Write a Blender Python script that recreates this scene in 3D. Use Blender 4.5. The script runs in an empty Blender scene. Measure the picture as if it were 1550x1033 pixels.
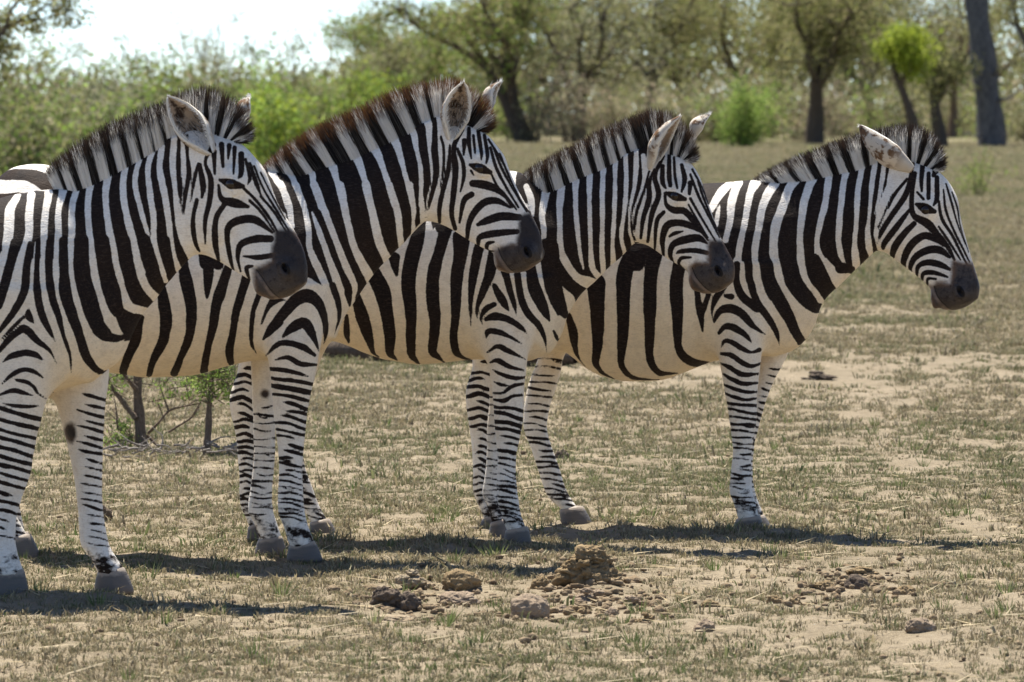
import bpy, math, random
import numpy as np
from mathutils import Vector

random.seed(7)
rng = np.random.default_rng(11)
sc = bpy.context.scene
COL = sc.collection

# ------------------------------------------------------------------ camera
CAM_H = 1.6
FPX = 8611.0            # focal length in photo pixels (1550 wide) = 200 mm on 36 mm
CX, CY, HORIZON = 775.0, 516.5, 164.0
PITCH = math.atan((CY - HORIZON) / FPX)
cam_d = bpy.data.cameras.new('camera')
cam_d.sensor_width = 36.0
cam_d.lens = 36.0 * FPX / 1550.0
cam_d.clip_start = 0.5
cam_d.clip_end = 6000
cam_d.dof.use_dof = True
cam_d.dof.focus_distance = 20.6
cam_d.dof.aperture_fstop = 10.0
cam = bpy.data.objects.new('camera', cam_d)
cam.location = (0, 0, CAM_H)
cam.rotation_euler = (math.pi / 2 - PITCH, 0, 0)
COL.objects.link(cam)
sc.camera = cam

# ------------------------------------------------------------------ sky, sun, exposure
SUN_ELEV = math.radians(66)
SUN_FROM = Vector((-0.36, 0.93, 0)).normalized()      # the sun stands behind the animals, a little to the left
world = bpy.data.worlds.new('World')
sc.world = world
world.use_nodes = True
wn = world.node_tree.nodes
wl = world.node_tree.links
wn.clear()
sky = wn.new('ShaderNodeTexSky')
sky.sky_type = 'NISHITA'
sky.sun_disc = False
sky.sun_elevation = SUN_ELEV
sky.sun_rotation = math.atan2(SUN_FROM.x, SUN_FROM.y)
sky.air_density = 0.5
sky.dust_density = 0.0
sky.ozone_density = 1.2
bg = wn.new('ShaderNodeBackground')
bg.inputs['Strength'].default_value = 0.092
out = wn.new('ShaderNodeOutputWorld')
wl.new(sky.outputs[0], bg.inputs[0])
wl.new(bg.outputs[0], out.inputs[0])

sun_d = bpy.data.lights.new('sun', 'SUN')
sun_d.energy = 4.5
sun_d.angle = math.radians(0.53)
sun_d.color = (1.0, 0.95, 0.86)
sun = bpy.data.objects.new('sun', sun_d)
sv = Vector((SUN_FROM.x * math.cos(SUN_ELEV), SUN_FROM.y * math.cos(SUN_ELEV), math.sin(SUN_ELEV)))
sun.rotation_euler = (-sv).to_track_quat('-Z', 'Y').to_euler()
sun.location = sv * 40
COL.objects.link(sun)

sc.view_settings.view_transform = 'Standard'
sc.view_settings.look = 'None'
sc.view_settings.gamma = 1.0
sc.view_settings.exposure = 1.25
sc.view_settings.use_curve_mapping = False
sc.render.engine = 'CYCLES'
sc.cycles.use_denoising = True
sc.cycles.max_bounces = 8
sc.cycles.diffuse_bounces = 4
sc.cycles.transparent_max_bounces = 8

# ------------------------------------------------------------------ pixel <-> world
_c, _s = math.cos(PITCH), math.sin(PITCH)

def at(px, py, Y):
    """world point on the ray of photo pixel (px, py) at depth Y"""
    u, v = (px - CX) / FPX, (CY - py) / FPX
    t = Y / (_c + v * _s)
    return np.array([u * t, Y, CAM_H + t * (-_s + v * _c)])

def ground_at(px, py):
    u, v = (px - CX) / FPX, (CY - py) / FPX
    t = CAM_H / (_s - v * _c)
    return np.array([u * t, t * (_c + v * _s), 0.0])

def project(P):
    P = np.asarray(P, float)
    dz = P[..., 2] - CAM_H
    fw = P[..., 1] * _c - dz * _s
    up = P[..., 1] * _s + dz * _c
    return np.stack([CX + FPX * P[..., 0] / fw, CY - FPX * up / fw], -1)

# ------------------------------------------------------------------ helpers
def tag(o, label=None, cat=None, group=None, kind=None):
    if label: o['label'] = label
    if cat: o['category'] = cat
    if group: o['group'] = group
    if kind: o['kind'] = kind
    return o

def mesh_obj(name, V, F, mat=None, parent=None, smooth=True, attrs=None, tris=False):
    me = bpy.data.meshes.new(name)
    V = np.asarray(V, np.float32)
    if isinstance(F, np.ndarray):
        n, k = F.shape
        me.vertices.add(len(V)); me.vertices.foreach_set('co', V.ravel())
        me.loops.add(n * k); me.loops.foreach_set('vertex_index', F.astype(np.int32).ravel())
        me.polygons.add(n)
        me.polygons.foreach_set('loop_start', np.arange(0, n * k, k, dtype=np.int32))
        me.polygons.foreach_set('loop_total', np.full(n, k, np.int32))
        me.update(calc_edges=True)
    else:
        me.from_pydata(V.tolist(), [], F); me.update()
    if smooth:
        me.polygons.foreach_set('use_smooth', np.ones(len(me.polygons), bool))
    for an, arr in (attrs or {}).items():
        arr = np.asarray(arr, np.float32)
        if arr.ndim == 1:
            a = me.attributes.new(an, 'FLOAT', 'POINT'); a.data.foreach_set('value', arr)
        else:
            a = me.attributes.new(an, 'FLOAT_VECTOR', 'POINT'); a.data.foreach_set('vector', arr.ravel())
    if mat: me.materials.append(mat)
    o = bpy.data.objects.new(name, me)
    COL.objects.link(o)
    if parent: o.parent = parent
    return o

def empty(name, loc, rz=0.0):
    o = bpy.data.objects.new(name, None)
    o.empty_display_size = 0.2
    o.location = loc; o.rotation_euler = (0, 0, rz)
    COL.objects.link(o)
    return o

class NT:
    """small node-tree writer"""
    def __init__(self, name):
        self.m = bpy.data.materials.new(name); self.m.use_nodes = True
        self.t = self.m.node_tree; self.n = self.t.nodes; self.n.clear()
        self.out = self.n.new('ShaderNodeOutputMaterial')
        self.b = self.n.new('ShaderNodeBsdfPrincipled')
        self.l(self.b.outputs[0], self.out.inputs[0])
    def l(self, a, b): self.t.links.new(a, b)
    def set(self, sock, v):
        if hasattr(v, 'is_linked'): self.l(v, sock)
        else: sock.default_value = v
    def attr(self, name):
        n = self.n.new('ShaderNodeAttribute'); n.attribute_name = name; return n
    def math(self, op, a, b=0.0, c=None, clamp=False):
        n = self.n.new('ShaderNodeMath'); n.operation = op; n.use_clamp = clamp
        self.set(n.inputs[0], a); self.set(n.inputs[1], b)
        if c is not None: self.set(n.inputs[2], c)
        return n.outputs[0]
    def noise(self, scale, detail=4, rough=0.6, vec=None, dist=0.0):
        n = self.n.new('ShaderNodeTexNoise'); n.inputs['Scale'].default_value = scale
        n.inputs['Detail'].default_value = detail; n.inputs['Roughness'].default_value = rough
        n.inputs['Distortion'].default_value = dist
        if vec is not None: self.l(vec, n.inputs['Vector'])
        return n.outputs['Fac']
    def objco(self, scale=None):
        c = self.n.new('ShaderNodeTexCoord').outputs['Object']
        if scale is None: return c
        m = self.n.new('ShaderNodeMapping'); self.l(c, m.inputs['Vector']); m.inputs['Scale'].default_value = scale
        return m.outputs[0]
    def geo(self):
        return self.n.new('ShaderNodeNewGeometry').outputs['Position']
    def remap(self, v, a, b, c=0.0, d=1.0, smooth=True):
        n = self.n.new('ShaderNodeMapRange'); n.interpolation_type = 'SMOOTHSTEP' if smooth else 'LINEAR'
        self.set(n.inputs[0], v)
        for i, x in enumerate((a, b, c, d)): n.inputs[i + 1].default_value = x
        return n.outputs[0]
    def mix(self, f, a, b, mode='MIX'):
        n = self.n.new('ShaderNodeMix'); n.data_type = 'RGBA'; n.blend_type = mode
        self.set(n.inputs[0], f)
        for s, v in ((n.inputs[6], a), (n.inputs[7], b)):
            if hasattr(v, 'is_linked'): self.l(v, s)
            else: s.default_value = tuple(v) + (1.0,) if len(v) == 3 else v
        return n.outputs[2]
    def bump(self, h, strength, dist):
        n = self.n.new('ShaderNodeBump'); n.inputs['Strength'].default_value = strength
        n.inputs['Distance'].default_value = dist; self.l(h, n.inputs['Height'])
        self.l(n.outputs[0], self.b.inputs['Normal'])
    def done(self, col=None, rough=0.8, spec=0.2, **k):
        if col is not None:
            if hasattr(col, 'is_linked'): self.l(col, self.b.inputs['Base Color'])
            else: self.b.inputs['Base Color'].default_value = tuple(col) + (1.0,)
        self.set(self.b.inputs['Roughness'], rough)
        self.set(self.b.inputs['Specular IOR Level'], spec)
        for a, v in k.items():
            self.set(self.b.inputs[a.replace('_', ' ')], v)
        return self.m

def vnoise(P, seed=0):
    """cheap smooth value noise in 3D (numpy), returns -1..1"""
    P = np.asarray(P, float)
    i = np.floor(P).astype(np.int64); f = P - i
    f = f * f * (3 - 2 * f)
    def h(a, b, c):
        n = (a * 374761393 + b * 668265263 + c * 2147483647 + seed * 1274126177) & 0xFFFFFFFF
        n = ((n ^ (n >> 13)) * 1274126177) & 0xFFFFFFFF
        return ((n ^ (n >> 16)) & 0xFFFF) / 32767.5 - 1
    r = 0
    for dx in (0, 1):
        for dy in (0, 1):
            for dz in (0, 1):
                w = (f[..., 0] if dx else 1 - f[..., 0]) * (f[..., 1] if dy else 1 - f[..., 1]) * (f[..., 2] if dz else 1 - f[..., 2])
                r = r + w * h(i[..., 0] + dx, i[..., 1] + dy, i[..., 2] + dz)
    return r

def fbm(P, octaves=4, seed=0, gain=0.5):
    a, r = 1.0, 0
    for o in range(octaves):
        r = r + a * vnoise(P, seed + o * 17); P = P * 2.03 + 5.1; a *= gain
    return r
# ================================================================== zebras: shape fields
class Frame:
    """side-on frame of an animal (or its head): x forward, y to the far side, z up, turned towards the camera by yaw"""
    def __init__(self, ox, oy, yaw):
        self.ox, self.oy, self.a = ox, oy, yaw
        self.c, self.s = math.cos(yaw), math.sin(yaw)
    def world(self, P):
        P = np.asarray(P, float)
        return np.stack([self.ox + P[..., 0] * self.c + P[..., 1] * self.s,
                         self.oy - P[..., 0] * self.s + P[..., 1] * self.c, P[..., 2]], -1)
    def local(self, W):
        W = np.asarray(W, float)
        dx, dy = W[..., 0] - self.ox, W[..., 1] - self.oy
        return np.stack([dx * self.c - dy * self.s, dx * self.s + dy * self.c, W[..., 2]], -1)
    def px(self, px, py, y=0.0):
        Y = self.oy
        for _ in range(5):
            W = at(px, py, Y)
            x = (W[0] - self.ox - y * self.s) / self.c
            Y = self.oy - x * self.s + y * self.c
        return np.array([x, y, W[2]])

def smin(a, b, k):
    h = np.clip(k - np.abs(a - b), 0, None) / k
    return np.minimum(a, b) - h * h * k * 0.25

def smax(a, b, k):
    return -smin(-a, -b, k)

class Loft:
    """a limb or trunk: outline (mid, half depth) and half width along an axis in the x-z plane"""
    def __init__(self, A, B, s, mid, half, b, yc=0.0, e=2.0, crest=0.0, k=0.04, part=0, frame=None):
        A = np.array([A[0], A[2]]); B = np.array([B[0], B[2]])
        self.A = A; self.L = np.linalg.norm(B - A); self.e1 = (B - A) / self.L; self.n = np.array([-self.e1[1], self.e1[0]])
        o = np.argsort(s)
        self.sv = np.asarray(s, float)[o]; self.mid = np.asarray(mid, float)[o]; self.half = np.asarray(half, float)[o]
        self.b = np.broadcast_to(np.asarray(b, float), self.sv.shape)[o] if np.ndim(b) else np.full(len(self.sv), b)
        self.yc = np.asarray(yc, float)[o] if np.ndim(yc) else np.full(len(self.sv), yc)
        self.e, self.crest, self.k, self.part, self.frame = e, crest, k, part, frame
    def bbox(self):
        pts = []
        for s, m, h in zip(self.sv, self.mid, self.half):
            for q in (m - h, m + h):
                p = self.A + self.e1 * s + self.n * q
                pts.append((p[0], p[1]))
        pts = np.array(pts)
        return (pts[:, 0].min(), (self.yc - self.b).min(), pts[:, 1].min()), (pts[:, 0].max(), (self.yc + self.b).max(), pts[:, 1].max())
    def d(self, P):
        rel = P[:, [0, 2]] - self.A
        s = rel @ self.e1; q = rel @ self.n
        sc_ = np.clip(s, self.sv[0], self.sv[-1]); ds = np.abs(s - sc_)
        m = np.interp(sc_, self.sv, self.mid); a = np.interp(sc_, self.sv, self.half)
        b = np.interp(sc_, self.sv, self.b); yc = np.interp(sc_, self.sv, self.yc)
        u = (q - m) / a
        if self.crest: b = b * (1 - self.crest * np.clip(u, 0, 1) ** 1.5)
        v = (P[:, 1] - yc) / b
        k = (np.abs(u) ** self.e + np.abs(v) ** self.e) ** (1 / self.e) + 1e-6
        g = np.sqrt((u / a) ** 2 + (v / b) ** 2) / np.maximum(np.sqrt(u * u + v * v), 1e-6)
        d = (k - 1) / np.maximum(g, 1e-6)
        return np.where(ds > 0, np.hypot(np.maximum(d, 0), ds) + np.minimum(d, 0) * 0, d)

class Ell:
    def __init__(self, c, r, ang=0.0, k=0.04, part=0, frame=None, sub=False, flare=0.0):
        self.c = np.asarray(c, float); self.r = np.asarray(r, float); self.ang = ang; self.k = k; self.part = part
        self.frame = frame; self.sub = sub
        self.flare = flare
    def bbox(self):
        R = max(self.r)
        return self.c - R, self.c + R
    def d(self, P):
        q = P - self.c
        if self.flare:
            q = q.copy(); q[:, 1] -= self.flare * q[:, 2]
        if self.ang:
            c, s = math.cos(self.ang), math.sin(self.ang)
            q = np.stack([q[:, 0] * c + q[:, 2] * s, q[:, 1], -q[:, 0] * s + q[:, 2] * c], 1)
        u = q / self.r
        k0 = np.sqrt((u * u).sum(1)); k1 = np.sqrt(((u / self.r) ** 2).sum(1)) + 1e-9
        return k0 * (k0 - 1) / k1

class Tube:
    """chain of round capsules"""
    def __init__(self, pts, k=0.02, part=0, frame=None, sub=False):
        self.p = [(np.array(p[:3], float), float(p[3])) for p in pts]; self.k = k; self.part = part; self.frame = frame; self.sub = sub
    def bbox(self):
        P = np.array([p for p, r in self.p]); R = max(r for p, r in self.p)
        return P.min(0) - R, P.max(0) + R
    def d(self, P):
        r = np.full(len(P), 9.0)
        for (a, ra), (b, rb) in zip(self.p[:-1], self.p[1:]):
            ab = b - a
            t = np.clip(((P - a) @ ab) / (ab @ ab + 1e-12), 0, 1)
            r = np.minimum(r, np.linalg.norm(P - a - t[:, None] * ab, axis=1) - (ra + (rb - ra) * t))
        return r

def eval_field(prims, P, frame):
    f = np.full(len(P), 1.0); raw = np.full(len(P), 9.0); part = np.zeros(len(P), np.uint8)
    Wp = frame.world(P)
    cache = {}
    for pr in prims:
        if pr.frame is not None:
            if id(pr.frame) not in cache: cache[id(pr.frame)] = pr.frame.local(Wp)
            Q = cache[id(pr.frame)]
        else: Q = P
        lo, hi = pr.bbox(); pad = 0.15
        m = np.all((Q > np.asarray(lo) - pad) & (Q < np.asarray(hi) + pad), axis=1)
        idx = np.nonzero(m)[0]
        if not len(idx): continue
        d = pr.d(Q[idx])
        if getattr(pr, 'sub', False):
            f[idx] = smax(f[idx], -d, pr.k)
        else:
            f[idx] = smin(f[idx], d, pr.k)
            better = d < raw[idx]
            raw[idx[better]] = d[better]; part[idx[better]] = pr.part
    return f, part

def build_surface(prims, frame, lo, hi, vox):
    import openvdb
    lo = np.asarray(lo, float); hi = np.asarray(hi, float)
    K = 4
    cv = vox * K
    nc = np.ceil((hi - lo) / cv).astype(int) + 1
    gx, gy, gz = np.meshgrid(*[np.arange(n) for n in nc], indexing='ij')
    Pc = lo + (np.stack([gx, gy, gz], -1).reshape(-1, 3) + 0.5 * (K - 1) / K) * cv
    fc, _ = eval_field(prims, Pc, frame)
    fc = fc.reshape(nc)
    band = 3.0 * vox
    act = np.abs(fc) < cv * 1.5 + 2 * vox
    fine = np.where(np.repeat(np.repeat(np.repeat(fc, K, 0), K, 1), K, 2) < 0, -band, band).astype(np.float32)
    ai = np.argwhere(act)
    off = np.stack(np.meshgrid(*[np.arange(K)] * 3, indexing='ij'), -1).reshape(-1, 3)
    fi = (ai[:, None, :] * K + off[None]).reshape(-1, 3)
    ff, fp = eval_field(prims, lo + fi * vox, frame)
    fine[fi[:, 0], fi[:, 1], fi[:, 2]] = np.clip(ff, -band, band)
    parts = np.zeros(fine.shape, np.uint8); parts[fi[:, 0], fi[:, 1], fi[:, 2]] = fp
    g = openvdb.FloatGrid(band); g.copyFromArray(fine)
    pts, quads = g.convertToQuads(isovalue=0.0)
    ii = np.clip(np.round(pts).astype(int), 0, np.array(fine.shape) - 1)
    vp = parts[ii[:, 0], ii[:, 1], ii[:, 2]]
    V = lo + pts.astype(float) * vox
    Q = quads.astype(np.int64)
    # orientation: make volume positive
    a, b, c = V[Q[:, 0]], V[Q[:, 1]], V[Q[:, 2]]
    if np.einsum('ij,ij->i', a, np.cross(b, c)).sum() < 0: Q = Q[:, ::-1].copy()
    # keep the biggest shell only
    return V, Q, vp

# ------------------------------------------------------------------ coat pattern: strokes traced along the animal's side
def spline(pts, n=5):
    p = np.array(pts, float)
    if len(p) < 3: return p
    q = np.vstack([2 * p[0] - p[1], p, 2 * p[-1] - p[-2]])
    out = []
    for i in range(1, len(q) - 2):
        for t in np.arange(n) / n:
            t2, t3 = t * t, t ** 3
            out.append(0.5 * ((2 * q[i]) + (-q[i - 1] + q[i + 1]) * t + (2 * q[i - 1] - 5 * q[i] + 4 * q[i + 1] - q[i + 2]) * t2 + (-q[i - 1] + 3 * q[i] - 3 * q[i + 1] + q[i + 2]) * t3))
    out.append(q[-2])
    return np.array(out)

def parse(text):
    ops = []; ox, oy, s = 0, 0, 1
    for ln in text.strip().splitlines():
        tk = ln.split()
        if not tk: continue
        if tk[0] == '@': ox, oy, s = float(tk[1]), float(tk[2]), float(tk[3]); continue
        pts = []; w = 5 * s
        for t in tk[1:]:
            v = [float(x) for x in t.split(',')]
            if len(v) > 2: w = v[2]
            pts.append((ox + v[0] / s, oy + v[1] / s, w / s))
        ops.append((tk[0], pts))
    return ops

def stroke_val(pts, uv):
    c = spline(pts); c[:, 2] = np.maximum(c[:, 2], 0.3)
    best = np.full(len(uv), -99.0)
    for a, b in zip(c[:-1], c[1:]):
        ab = b[:2] - a[:2]
        t = np.clip(((uv - a[:2]) @ ab) / (ab @ ab + 1e-9), 0, 1)
        d = np.linalg.norm(uv - a[:2] - t[:, None] * ab, axis=1)
        best = np.maximum(best, (a[2] + (b[2] - a[2]) * t) * 0.5 - d)
    return best

def poly_val(pts, uv):
    p = np.array(pts)[:, :2]; q = np.roll(p, -1, 0)
    d = np.full(len(uv), 1e9); inside = np.zeros(len(uv), bool)
    for a, b in zip(p, q):
        ab = b - a
        t = np.clip(((uv - a) @ ab) / (ab @ ab + 1e-9), 0, 1)
        d = np.minimum(d, np.linalg.norm(uv - a - t[:, None] * ab, axis=1))
        c = ((a[1] > uv[:, 1]) != (b[1] > uv[:, 1])) & (uv[:, 0] < (b[0] - a[0]) * (uv[:, 1] - a[1]) / (b[1] - a[1] + 1e-12) + a[0])
        inside ^= c
    return np.where(inside, d, -d)

def paint(ops, uv, f=None):
    if f is None: f = np.full(len(uv), -8.0)
    for kind, pts in ops:
        p = np.array(pts); mar = p[:, 2].max() * 0.5 + 9
        if kind in 'PM': mar = 9
        m = np.nonzero((uv[:, 0] > p[:, 0].min() - mar) & (uv[:, 0] < p[:, 0].max() + mar) & (uv[:, 1] > p[:, 1].min() - mar) & (uv[:, 1] < p[:, 1].max() + mar))[0]
        if not len(m): continue
        if kind == 'D': f[m] = np.maximum(f[m], stroke_val(pts, uv[m]))
        elif kind == 'W': f[m] = np.minimum(f[m], -stroke_val(pts, uv[m]))
        elif kind == 'P': f[m] = np.maximum(f[m], poly_val(pts, uv[m]))
    return np.clip(f, -8, 8)
# ================================================================== zebras: what the photograph shows of each (photo pixels; "@ x y s" opens a traced window)
Z = {}
Z[4] = dict(d=21.55, ref=1120, yaw=15, hyaw=6, size=1.0,
 top=[(694,395),(703,345),(735,302),(800,284),(900,290),(1000,290),(1090,282),(1137,278),(1185,292),(1220,340),(1236,420)],
 bot=[(694,395),(698,450),(740,505),(800,520),(855,529),(876,547),(898,564),(929,574),(968,578),(1000,577),(1032,567),(1074,549),(1110,543),(1156,540),(1205,523),(1228,490),(1236,420)],
 nA=(1120,415), nB=(1372,300),
 ntop=[(1060,283),(1137,278),(1185,274),(1233,269),(1286,257),(1326,243),(1373,240),(1400,246)],
 nbot=[(1120,545),(1204,524),(1232,495),(1237,475),(1246,456),(1268,435),(1301,403),(1330,377),(1350,370),(1370,372)],
 head_win=(1280,170,3.229), poll=(370,250), muz=(575,955),
 htop=[(320,235),(400,262),(455,292),(505,345),(545,420),(555,480),(570,550),(590,625),(612,700),(638,790),(652,850),(640,900)],
 hbot=[(215,400),(150,560),(160,662),(205,692),(270,740),(340,792),(400,842),(424,880),(432,925),(500,962),(550,967)],
 eye=(393,477), nostril=(562,876), mouth=[(432,850),(452,905),(500,955),(530,968)], cheek=(262,560), cheekr=(0.085,0.10),
 ears=[dict(base=(300,262), tip=(58,72), w=0.056, o=(-0.35,0.45,0.85), near=1), dict(base=(372,236), tip=(330,120), w=0.036, o=(0.2,0.7,0.5), near=0)],
 mane=[((1137,279),(1137,270)),((1164,282),(1148,259)),((1202,277),(1175,243)),((1233,271),(1208,228)),((1261,262),(1243,216)),((1286,258),(1266,205)),((1310,249),(1299,195)),((1327,243),(1326,189)),((1357,241),(1354,184)),((1379,239),(1382,183)),((1394,243),(1410,192)),((1404,249),(1429,213)),((1411,255),(1438,236)),((1417,259),(1437,258))],
 tipcol=(0.05,0.03,0.02),
 legs=dict(
  nf=dict(win=(1060,520,3.333), y=-0.14, top=[(400,1085,1178),(470,1084,1168)], rows=[(0,105,307),(100,105,300),(200,121,286),(300,138,281),(400,152,279),(500,164,264),(560,168,254),(650,158,254),(740,148,260),(780,155,266),(830,180,282),(878,188,294)], hoof=(178,302,872,150,318,962)),
  ff=dict(win=(1060,520,3.333), y=0.14, top=[(470,1120,1200)], rows=[(0,330,455),(60,318,438),(130,290,400),(200,282,365),(300,258,326),(400,235,297),(500,212,272),(600,208,262),(700,208,264),(760,215,276),(830,245,300),(870,262,318)], hoof=(255,320,868,248,362,935)),
  nh=dict(win=(690,520,3.227), y=-0.15, top=[(400,690,830),(470,694,790),(505,704,765)], rows=[(60,86,210),(120,82,182),(190,56,178),(230,48,176),(300,54,176),(400,72,164),(500,83,155),(600,86,150),(680,84,146),(725,96,152),(780,128,178),(805,135,182)], hoof=(128,190,800,115,215,858)),
  fh=dict(win=(690,520,3.227), y=0.15, top=[(400,770,880),(470,800,880)], rows=[(0,425,548),(100,392,520),(200,352,490),(300,330,457),(400,330,440),(450,346,452),(500,370,468),(600,402,508),(680,428,530),(740,448,560),(775,500,586)], hoof=(505,618,772,512,668,858))),
 body='''
@ 1040 220 5.1667
P 100,240 500,250 1000,230 1300,130 1480,80 1600,100 1560,300 1480,520 1460,700 1500,860 1440,920 1300,1040 1200,1100 1120,1160 1060,1260 980,1290 860,1250 760,1220 640,1220 540,1270 440,1180 380,1060 300,900 200,700 100,560
W 330,300,60 265,370,66 180,510,56
W 400,290,70 360,400,66 345,480,60 335,600,50 300,745,44
W 255,470,12 240,540,36 225,630,30
W 540,290,80 500,360,64 475,470,50 445,640,46 410,800,48 405,900,44 425,1040,50
W 410,840,30 370,910,30
W 690,300,74 640,370,70 590,480,56 560,650,50 535,780,54 530,880,50 545,1040,54
W 850,280,64 800,340,66 745,490,70 695,630,72 675,780,66 690,930,66 720,1060,76
W 990,250,66 950,340,66 910,480,64 885,680,52 885,830,54 905,1000,64 930,1080,70
W 1120,200,62 1100,330,54 1075,480,52 1040,620,48 1015,760,40 1040,890,66 1110,980,90 1190,1020,90
W 1250,180,54 1225,300,50 1210,420,44 1192,600,46 1185,740,44 1205,860,40 1245,955,14
W 1375,150,50 1345,280,44 1330,420,42 1325,600,36 1310,760,38 1320,900,60 1325,960,50
W 1478,110,40 1450,250,44 1437,400,32 1425,550,24 1412,680,40 1425,800,52 1440,860,40
W 1540,150,30 1520,300,36 1495,430,22 1470,540,12
@ 1040 400 5.1667
W 425,0,50 430,130,56 470,220,60 535,315,16
W 540,0,54 560,150,56 610,290,66 690,400,84
W 690,0,74 720,150,80 790,280,96 880,370,110
W 885,0,64 910,120,66 980,220,84 1040,290,60
W 1070,0,96 1130,80,104 1180,140,80
D 480,0,58 497,150,58 552,300,60 640,430,56 700,540,38 725,640,6
D 620,0,100 650,150,110 735,310,110 805,430,90 855,540,80 895,610,70
D 800,0,130 835,130,130 920,260,130 1010,345,84 1040,330,50
D 990,-30,110 1060,110,110 1115,200,80
D 1200,30,90 1290,45,60
D 390,0,50 388,150,56 440,260,66 545,345,66
D 350,120,16 275,190,56 215,290,50 195,370,20 208,450,8
D 300,250,30 345,255,50
D 210,455,16 255,370,56 335,348,70 430,390,66 510,480,46 612,552,6
D 250,540,30 300,490,50 370,500,56 450,550,46 500,612,14
D 268,650,8 295,602,34 350,612,38 430,660,44 500,690,26 562,670,40
D 266,700,22 350,715,38 430,770,44 500,798,34 576,775,16
D 265,775,16 340,810,38 430,862,40 552,858,16
D 283,858,16 360,905,38 440,937,34 548,930,22
D 290,942,16 370,975,34 460,1000,30 540,1000,22
D 300,1010,16 370,1040,30 460,1062,28 540,1050,18
D 70,190,40 90,300,50 110,420,50 125,530,10
D 165,230,40 150,300,40 118,390,40
@ 840 380 4.6967
D 95,460,50 130,580,66 140,680,46 170,770,18 215,825,6
D 290,230,140 300,400,108 305,560,88 300,700,68 290,800,46 340,870,22 425,912,6
D 560,-40,110 540,30,112 492,180,112 486,350,98 485,550,86 475,700,66 470,800,46 510,872,38 580,910,22 740,918,6
D 715,0,112 682,180,98 676,350,94 675,550,78 670,720,58 690,810,58 750,870,38 880,878,6
D 885,90,90 862,250,98 870,420,84 872,580,66 880,690,56 932,770,66 1010,800,54 1095,790,10
D 1012,290,44 1025,420,46 1047,570,10
D 1092,310,40 1062,400,40 1047,480,20
@ 0 0 1
D 1068,270,14 1052,330,20 1040,400,14
D 1020,280,22 985,330,24 965,400,22
D 960,280,24 920,340,26 905,400,24
D 900,284,22 850,350,26 836,430,24 838,500,16
D 850,278,20 800,350,26 770,430,22 742,490,10
D 800,276,20 750,340,24 720,410,20 700,450,10
D 745,290,16 712,340,18 695,380,10
''', head='''
@ 1280 170 3.229
D 205,270,20 195,370,22 172,440,18 160,480,6
D 240,345,16 205,440,20 165,540,20 148,595,12
D 300,328,14 240,400,16 208,470,8
D 325,235,30 320,300,18 295,400,28 222,510,24 166,600,24 155,645,14
D 312,478,16 250,560,28 190,640,26 178,685,16
D 338,300,22 324,400,22 330,500,26 400,545,40 450,600,28 500,660,22 532,722,12
D 335,545,24 290,590,30 240,660,32 223,728,20
D 482,650,16 440,620,30 380,605,34 320,650,36 285,720,30 288,765,14
D 508,708,16 460,675,34 400,675,34 340,710,30 316,760,20 325,795,8
D 508,768,16 460,745,30 400,735,28 355,755,22 348,808,10
D 498,806,10 430,785,22 380,790,20 375,832,8
D 440,816,12 402,815,14 400,852,8
D 346,450,16 390,470,45 434,486,22
D 350,392,12 380,425,14
D 378,250,24 370,330,20 372,385,12
D 406,300,18 405,420,20
D 446,320,22 446,420,24 430,455,12
D 455,435,13 470,520,17 520,600,15 560,680,13 592,742,10
D 478,380,9 490,480,13 530,580,13 575,670,11 606,732,8
D 490,350,9 520,450,11 545,540,9 587,645,8
D 520,390,7 546,470,9 562,560,7 602,685,6
D 455,560,12 510,640,13 562,722,9
D 440,285,30 430,310,18
''', muzzle=[(527,728),(580,735),(622,742),(672,850),(652,962),(520,987),(418,962),(416,855),(445,836),(512,838),(522,790)])

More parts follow.
